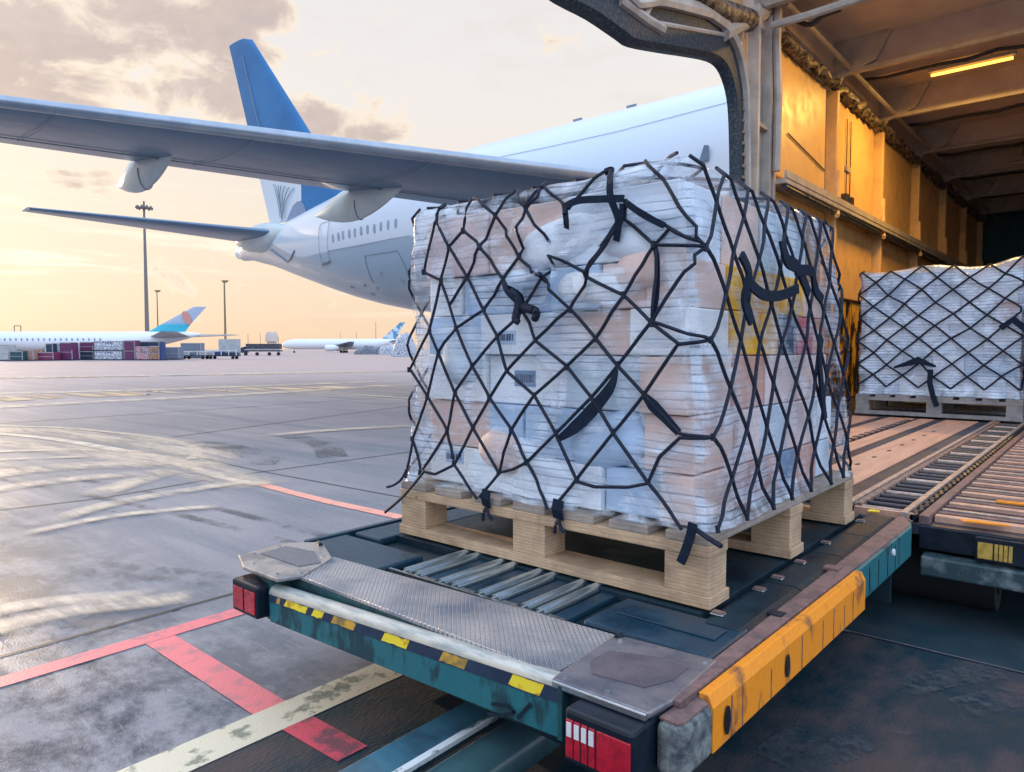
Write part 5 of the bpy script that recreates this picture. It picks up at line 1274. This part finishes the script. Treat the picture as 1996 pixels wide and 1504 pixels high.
for i in range(32):
    x = 32-i*1.55
    if wproto is None:
        g = MB(); g.prism([(.25*math.cos(a), 2.72, 4.25+.42*math.sin(a)) for a in [2*math.pi*k/8 for k in range(8)]], (0, .07, 0)); wproto = g.build('window', m_win, b2, world=False); wproto.location.x = x
    else:
        c_ = wproto.copy(); COL.objects.link(c_); c_.parent = b2; c_.location.x = x
# oval emblem on its fin (near side is +y after the half turn)
g = MB(); g.prism([(-39.0+1.2*math.cos(a)+.6*math.sin(a), .20, 10.3+1.9*math.sin(a)) for a in [2*math.pi*k/14 for k in range(14)]], (0, .12, 0)); em = g.build('fin_emblem', M('emblem_salmon', (.62, .28, .24), rough=.5), f2, world=False)
pB = at(668, 680, 300); pB.z = 0
m_fin3 = M('blue_white_fin', (.08, .26, .42), (.55, .66, .74), rough=.4, scale=.35, lo=.46, hi=.54)
far_airliner(pB, rzf, 25.5, 2.2, 3.7, 12.8, 'distant pale airliner with patterned blue tail seen low on the horizon beside the load', m_fin3, engines=True)

# ================================================================== LIGHT MASTS
m_mast = M('mast_steel', (.12, .13, .14), (.18, .17, .16), rough=.6)
m_brass = M('brown_pole', (.22, .15, .09), rough=.6)
def mast(px, top_y, D, r0, r1, label, heads, name='light_mast', mat=None, spread=2.2):
    p = at(px, 690, D); p.z = 0; h = at(px, top_y, D).z; t = thing(name, p, label, 'light mast')
    MB().tube([p, p+Vector((0, 0, h))], r0, 12, r1=r1).build('pole', mat or m_mast, t, smooth=True)
    rt = Vector((math.cos(YAW), math.sin(YAW), 0))
    if heads > 2:
        MB().cyl(p+Vector((0, 0, h-2.2))-Vector((0, 0, .1)), p+Vector((0, 0, h-2.0)), spread*.8, 16).build('ring', mat or m_mast, t)
        for i in range(heads):
            a = 2*math.pi*i/heads; q = p+Vector((spread*math.cos(a), spread*math.sin(a), h-2.2))
            MB().prism([q+Vector((-.45, -.3, .1)), q+Vector((.45, -.3, .1)), q+Vector((.3, .3, -.5)), q+Vector((-.3, .3, -.5))], (0, .25, .6)).build('floodlight', m_mast, t)
    else:
        MB().prism([p-rt*1.1+Vector((0, 0, h)), p-rt*.5+Vector((0, 0, h-.8)), p+rt*.5+Vector((0, 0, h-.8)), p+rt*1.1+Vector((0, 0, h))], (0, .6, .12)).build('lamp_head', mat or m_mast, t)
    return t
mast(288, 395, 235, .75, .33, 'tallest light mast with a ring of floodlights, rising above the far airliner', 9)
mast(309, 566, 300, .34, .18, 'thin short pole lamp just right of the tall mast', 2, mat=m_brass)
mast(440, 547, 262, .45, .26, 'brown pole lamp standing right of the turquoise airliner tail', 2, mat=m_brass)
for px, ty, D, lb in ((484, 650, 320, 'short dark rod mast left of the hazy tower'), (508, 648, 420, 'very faint rod mast just left of the hazy tower'), (543, 656, 330, 'short dark rod mast right of the hazy tower'), (733, 627, 330, 'thin dark rod mast left of the patterned blue tail'), (664, 648, 520, 'faintest rod mast above the distant pale airliner'), (695, 647, 420, 'small rod mast above the distant airliner wing')):
    p = at(px, 690, D); p.z = 0; h = at(px, ty, D).z; t = thing('antenna_mast', p, lb, 'mast')
    MB().tube([p, p+Vector((0, 0, h))], .16, 6, r1=.09).build('pole', m_mast if D < 400 else m_mast, t)
    MB().cyl(p, p+Vector((0, 0, .4)), .4, 8).build('base', m_mast, t)
p = at(530, 683, 700); p.z = 0
t = thing('control_tower', p, 'hazy round topped tower on the far horizon between two rod masts', 'tower')
m_hz = M('hazed_concrete', (.55, .46, .42), (.50, .42, .38), rough=.9)  # concrete paled in colour to stand for distance haze
MB().tube([p, p+Vector((0, 0, 9))], 4.6, 14).build('shaft', m_hz, t, smooth=True); MB().tube([p+Vector((0, 0, 9)), p+Vector((0, 0, 15)), p+Vector((0, 0, 17.5)), p+Vector((0, 0, 18.4))], 6.6, 14, r1=4.5).build('cab', m_hz, t, smooth=True)
p = at(36, 690, 262); p.z = 0; t = thing('gantry_frame', p, 'small dark square frame standing above the far airliner roof at the left', 'frame')
rt = Vector((math.cos(YAW), math.sin(YAW), 0))
for s in (-1.2, 1.2): MB().tube([p+rt*s, p+rt*s+Vector((0, 0, 10.2))], .16, 6).build('upright', m_mast, t)
MB().tube([p-rt*1.2+Vector((0, 0, 10.1)), p+rt*1.2+Vector((0, 0, 10.1))], .16, 6).build('crossbar', m_mast, t)

# ================================================================== FREIGHT CONTAINERS AND CARTS
def frame_basis(): return Vector((math.cos(YAW), math.sin(YAW), 0)), Vector((-math.sin(YAW), math.cos(YAW), 0))
RT, FW = frame_basis()
def con_mat(n, c, c2=None):
    c = tuple(v*.6 for v in c); c2 = tuple(v*.6 for v in c2) if c2 else None
    return M('container_'+n, c, c2, rough=.5, scale=1.5)
def netty_fn(nt, b, mp, mx):
    N = nt.nodes; L = nt.links; br = N.new('ShaderNodeTexVoronoi'); br.feature = 'DISTANCE_TO_EDGE'; br.inputs['Scale'].default_value = 2.6; L.new(mp.inputs[0].links[0].from_socket, br.inputs[0])
    r = N.new('ShaderNodeMapRange'); L.new(br.outputs['Distance'], r.inputs[0]); r.inputs[1].default_value = .03; r.inputs[2].default_value = .10
    x = N.new('ShaderNodeMix'); x.data_type = 'RGBA'; L.new(r.outputs[0], x.inputs[0]); x.inputs[6].default_value = (.05, .08, .14, 1); L.new(mx.outputs[2], x.inputs[7]); L.new(x.outputs[2], b.inputs['Base Color'])
m_netty = M('netted_white_goods', (.60, .62, .68), (.40, .44, .52), rough=.5, scale=2, fn=netty_fn)
m_nettyp = M('netted_pink_goods', (.70, .22, .26), (.42, .40, .36), rough=.5, scale=1.6, fn=netty_fn)
m_nettyo = M('netted_orange_goods', (.55, .16, .07), (.30, .22, .05), rough=.5, scale=1.6, fn=netty_fn)
m_cdark = con_mat('dark', (.03, .045, .09))
def container(x0, x1, yt, yb, D, mat, label, cut=0, edge=None, name='freight_container', cat='container', grp='freight containers and carts along the far apron', z0=None):
    a = at(x0, 680, D); b = at(x1, 680, D); a.z = b.z = 0
    zt = at((x0+x1)/2, yt, D).z; zb = max(0, at((x0+x1)/2, yb, D).z) if z0 is None else z0
    c_ = (a+b)/2; c_.z = zb; w = (b-a).length/2; h = zt-zb; t = thing(name, c_, label, cat, grp, rz=YAW)
    dp = min(2.2, 1.6)
    k = cut*w
    g = MB(); g.prism([(-w+.05, 0, .15), (w-.05, 0, .15), (w-.05-k, 0, h), (-w+.05, 0, h)] if cut >= 0 else [(-w+.05, 0, .15), (w-.05, 0, .15), (w-.05, 0, h), (-w+.05-k, 0, h)], (0, dp, 0)); g.build('body', mat, t, world=False, bevel=.03)
    MB().box(-w, w, -.06, dp+.05, .02, .15).build('base', m_cdark, t, world=False)
    e = edge or M('container_edge', (.35, .38, .42), rough=.5)
    for sx in (-w+.02, w-.09): MB().box(sx, sx+.07, -.05, -.003, .15, h*.98 if cut == 0 else h*.6).build('edge_post', e, t, world=False)
    MB().box(-w+.09, w-.1-abs(k), -.045, -.003, h-.12, h-.03).build('edge_rail', e, t, world=False)
    MB().box(-w+.09, w-.1, -.04, -.003, h*.45, h*.45+.06).build('door_bar', e, t, world=False)
    return t
cp = con_mat('purple', (.20, .03, .14), (.14, .03, .12)); cn = con_mat('navy', (.02, .05, .12)); ct = con_mat('green', (.02, .10, .13)); cm = con_mat('magenta', (.30, .04, .14)); cpe = con_mat('peach', (.62, .36, .28), (.45, .28, .24)); cw = con_mat('white', (.66, .68, .72)); cg = con_mat('grey_blue', (.22, .28, .40)); cb = con_mat('blue', (.03, .08, .28))
rows = [
 (-14, 17, 671, 704, 96, cw, 'white container with an orange panel at the left edge of the picture', 0),
 (18, 44, 684, 704, 96, ct, 'low dark green container between the white one and the peach crate', 0),
 (45, 65, 681, 704, 97, cpe, 'small peach crate standing next to the low dark green container', 0),
 (66, 104, 686, 703.5, 98, cm, 'long low magenta container, lowest in the row', 0),
 (89, 103, 669, 702, 103, cn, 'narrow navy container rising behind the low magenta one', 0),
 (104, 115, 668.5, 702, 104, m_netty, 'narrow netted white stack between the navy and tall purple containers', 0),
 (115, 141, 667, 702.5, 100, cp, 'tallest plain purple container with slanted right side', .12),
 (142, 154, 668, 702, 105, cw, 'slim white container between the two purple ones', 0),
 (155, 182, 666, 684, 103, cp, 'dark purple container stacked on top of the navy one', .1),
 (155, 182, 684, 702, 103, cn, 'navy container at the bottom of the two container stack', 0),
 (184, 238, 683.5, 702, 102, m_netty, 'wide netted white goods at the bottom of the netted stack', 0),
 (184, 240, 664, 683.5, 102, m_netty, 'wide netted white goods on top of the netted stack', 0),
 (241, 263, 663, 702, 102, cp, 'narrow purple container right beside the netted white stack', 0),
 (264, 290, 675, 701.5, 101, m_nettyp, 'netted pink and white goods between purple container and orange goods', 0),
 (291, 311, 674, 701.5, 101, m_nettyo, 'netted red and orange goods left of the blue post', 0),
 (264, 311, 665, 700, 105, cn, 'long navy container seen above the netted pink and orange goods', 0),
 (322, 349, 676, 699, 106, cg, 'grey blue container right of the blue post', 0),
]
for x0, x1, yt, yb, D, mat, lb, cut in rows:
    z0 = 0 if yb > 698 else None
    container(x0, x1, yt, yb, D, mat, lb, cut, z0=z0)
p = at(317, 680, 101); p.z = 0; t = thing('blue_post', p, 'upright blue steel post between orange goods and the grey container', 'post')
MB().box(p.x-.36, p.x+.36, p.y-.3, p.y+.3, 0, at(317, 667, 101).z).build('shaft', cb, t, bevel=.05); MB().box(p.x-.5, p.x+.5, p.y-.45, p.y+.45, .0, .15).build('foot', m_cdark, t)
# flat carts with frames
def cart(x0, x1, D, label, deck_y, mats, back=None):
    a = at(x0, 680, D); b = at(x1, 680, D); a.z = b.z = 0; c_ = (a+b)/2; w = (b-a).length/2
    t = thing('baggage_cart', c_, label, 'cart', 'freight containers and carts along the far apron', rz=YAW); h = at(x0, deck_y, D).z
    MB().box(-w, w, 0, 2.0, .45, .6).build('bed', m_cdark, t, world=False)
    for s in (-w*.75, w*.75):
        for y in (.2, 1.8): MB().cyl((s, y-.12, .25), (s, y+.12, .25), .25, 12).build('wheel', MATS['tyre_rubber'], t, world=False, smooth=True)
    n = max(2, int(w*2/1.1))
    for i in range(n+1): MB().box(-w+2*w*i/n-.05, -w+2*w*i/n+.05, 0, .08, .6, h).build('stake', M('pale_stake', (.62, .66, .70), rough=.4), t, world=False)
    MB().box(-w, w, -.02, .04, h-.08, h).build('top_rail', MATS['pale_stake'], t, world=False)
    rnd = random.Random(int(x0))
    for i in range(n):
        hh = rnd.uniform(.35, .9)*(h-.6); MB().box(-w+2*w*i/n+.08, -w+2*w*(i+1)/n-.08, .3, 1.6, .6, .6+hh).build('bag_pile', rnd.choice(mats), t, world=False, bevel=.05)
    if back:
        x_0, x_1, hz_ = back; MB().box(x_0*w, x_1*w, 1.9, 1.96, .6, hz_).build('screen', cw, t, world=False)
    return t
cart(352, 400, 112, 'low baggage cart with pale stakes left of the blue cart', 684, (cw, cb, cg))
cart(402, 460, 113, 'baggage cart with tall white screen and blue load, at the right end of the row', 682, (cw, cb, cn), (-.5, 1.0, 3.2))
container(352, 392, 668, 690, 125, cg, 'dim grey container standing behind the low baggage cart', 0, z0=0)
# high loader vehicle
p = at(511, 680, 175); p.z = 0; t = thing('loader_truck', p, 'dark flat loader truck parked alone between the carts and the distant airliner', 'truck', None, YAW)
w = 4.3
MB().box(-w, w, 0, 2.2, 1.0, 1.35).build('chassis', m_cdark, t, world=False, bevel=.03)
MB().box(-w*.95, w*.98, .1, 2.1, 1.6, 2.9).build('deck_box', con_mat('black', (.03, .035, .06), (.09, .10, .14)), t, world=False, bevel=.05)
MB().box(-w*1.0, w, -.03, .1, 1.35, 1.58).build('white_rail', cw, t, world=False)
MB().prism([(-w-1.9, 0, .7), (-w, 0, .7), (-w, 0, 2.2), (-w-.8, 0, 2.0), (-w-1.6, 0, 1.2)], (0, 2, 0)).build('cab', m_cdark, t, world=False, bevel=.05)
for x in (-w*.95, -w*.3, w*.4, w*.92): MB().cyl((x, -.1, .42), (x, .3, .42), .42, 16).build('wheel', MATS['tyre_rubber'], t, world=False, smooth=True)
# tarped piles near the distant aircraft
def pile(x0, x1, yt, D, label, mat, name='tarped_pile', cat='covered cargo', seed=0, steep=.5):
    a = at(x0, 680, D); b = at(x1, 680, D); a.z = b.z = 0; c_ = (a+b)/2; w = (b-a).length/2; h = at((x0+x1)/2, yt, D).z
    t = thing(name, c_, label, cat, None, YAW); g = MB(); n, m_ = 26, 8; rg = []
    for i in range(n+1):
        u = -1+2*i/n; row = []
        for j in range(m_+1):
            v = j/m_; ang = math.pi*v
            hh = h*(1-abs(u)**3*steep)*(.8+.35*noise.noise(Vector((u*3+seed, v*2, seed)))); row.append((u*w, 1.5-1.6*math.cos(ang)*1.0, max(0.02, hh*math.sin(ang)**.5)))
        rg.append(row)
    g.rings(rg, closed=False); g.build('cover', mat, t, world=False, smooth=False)
    MB().box(-w, w, 0, 3, .0, .14).build('base', m_cdark, t, world=False)
    return t
pile(690, 745, 671, 210, 'low dark netted pile of freight under the distant aircraft wing', M('dark_netted', (.10, .11, .14), (.30, .32, .36), rough=.6, scale=2, fn=netty_fn), seed=2)
pile(738, 775, 668, 205, 'pale netted pile right beside the low dark pile', m_netty, seed=5)
pile(762, 812, 640, 150, 'tall pale netted freight stack half hidden by the big load', m_netty, seed=8, steep=.9)

for o in list(bpy.data.objects):
    if '_loc' in o: del o['_loc']
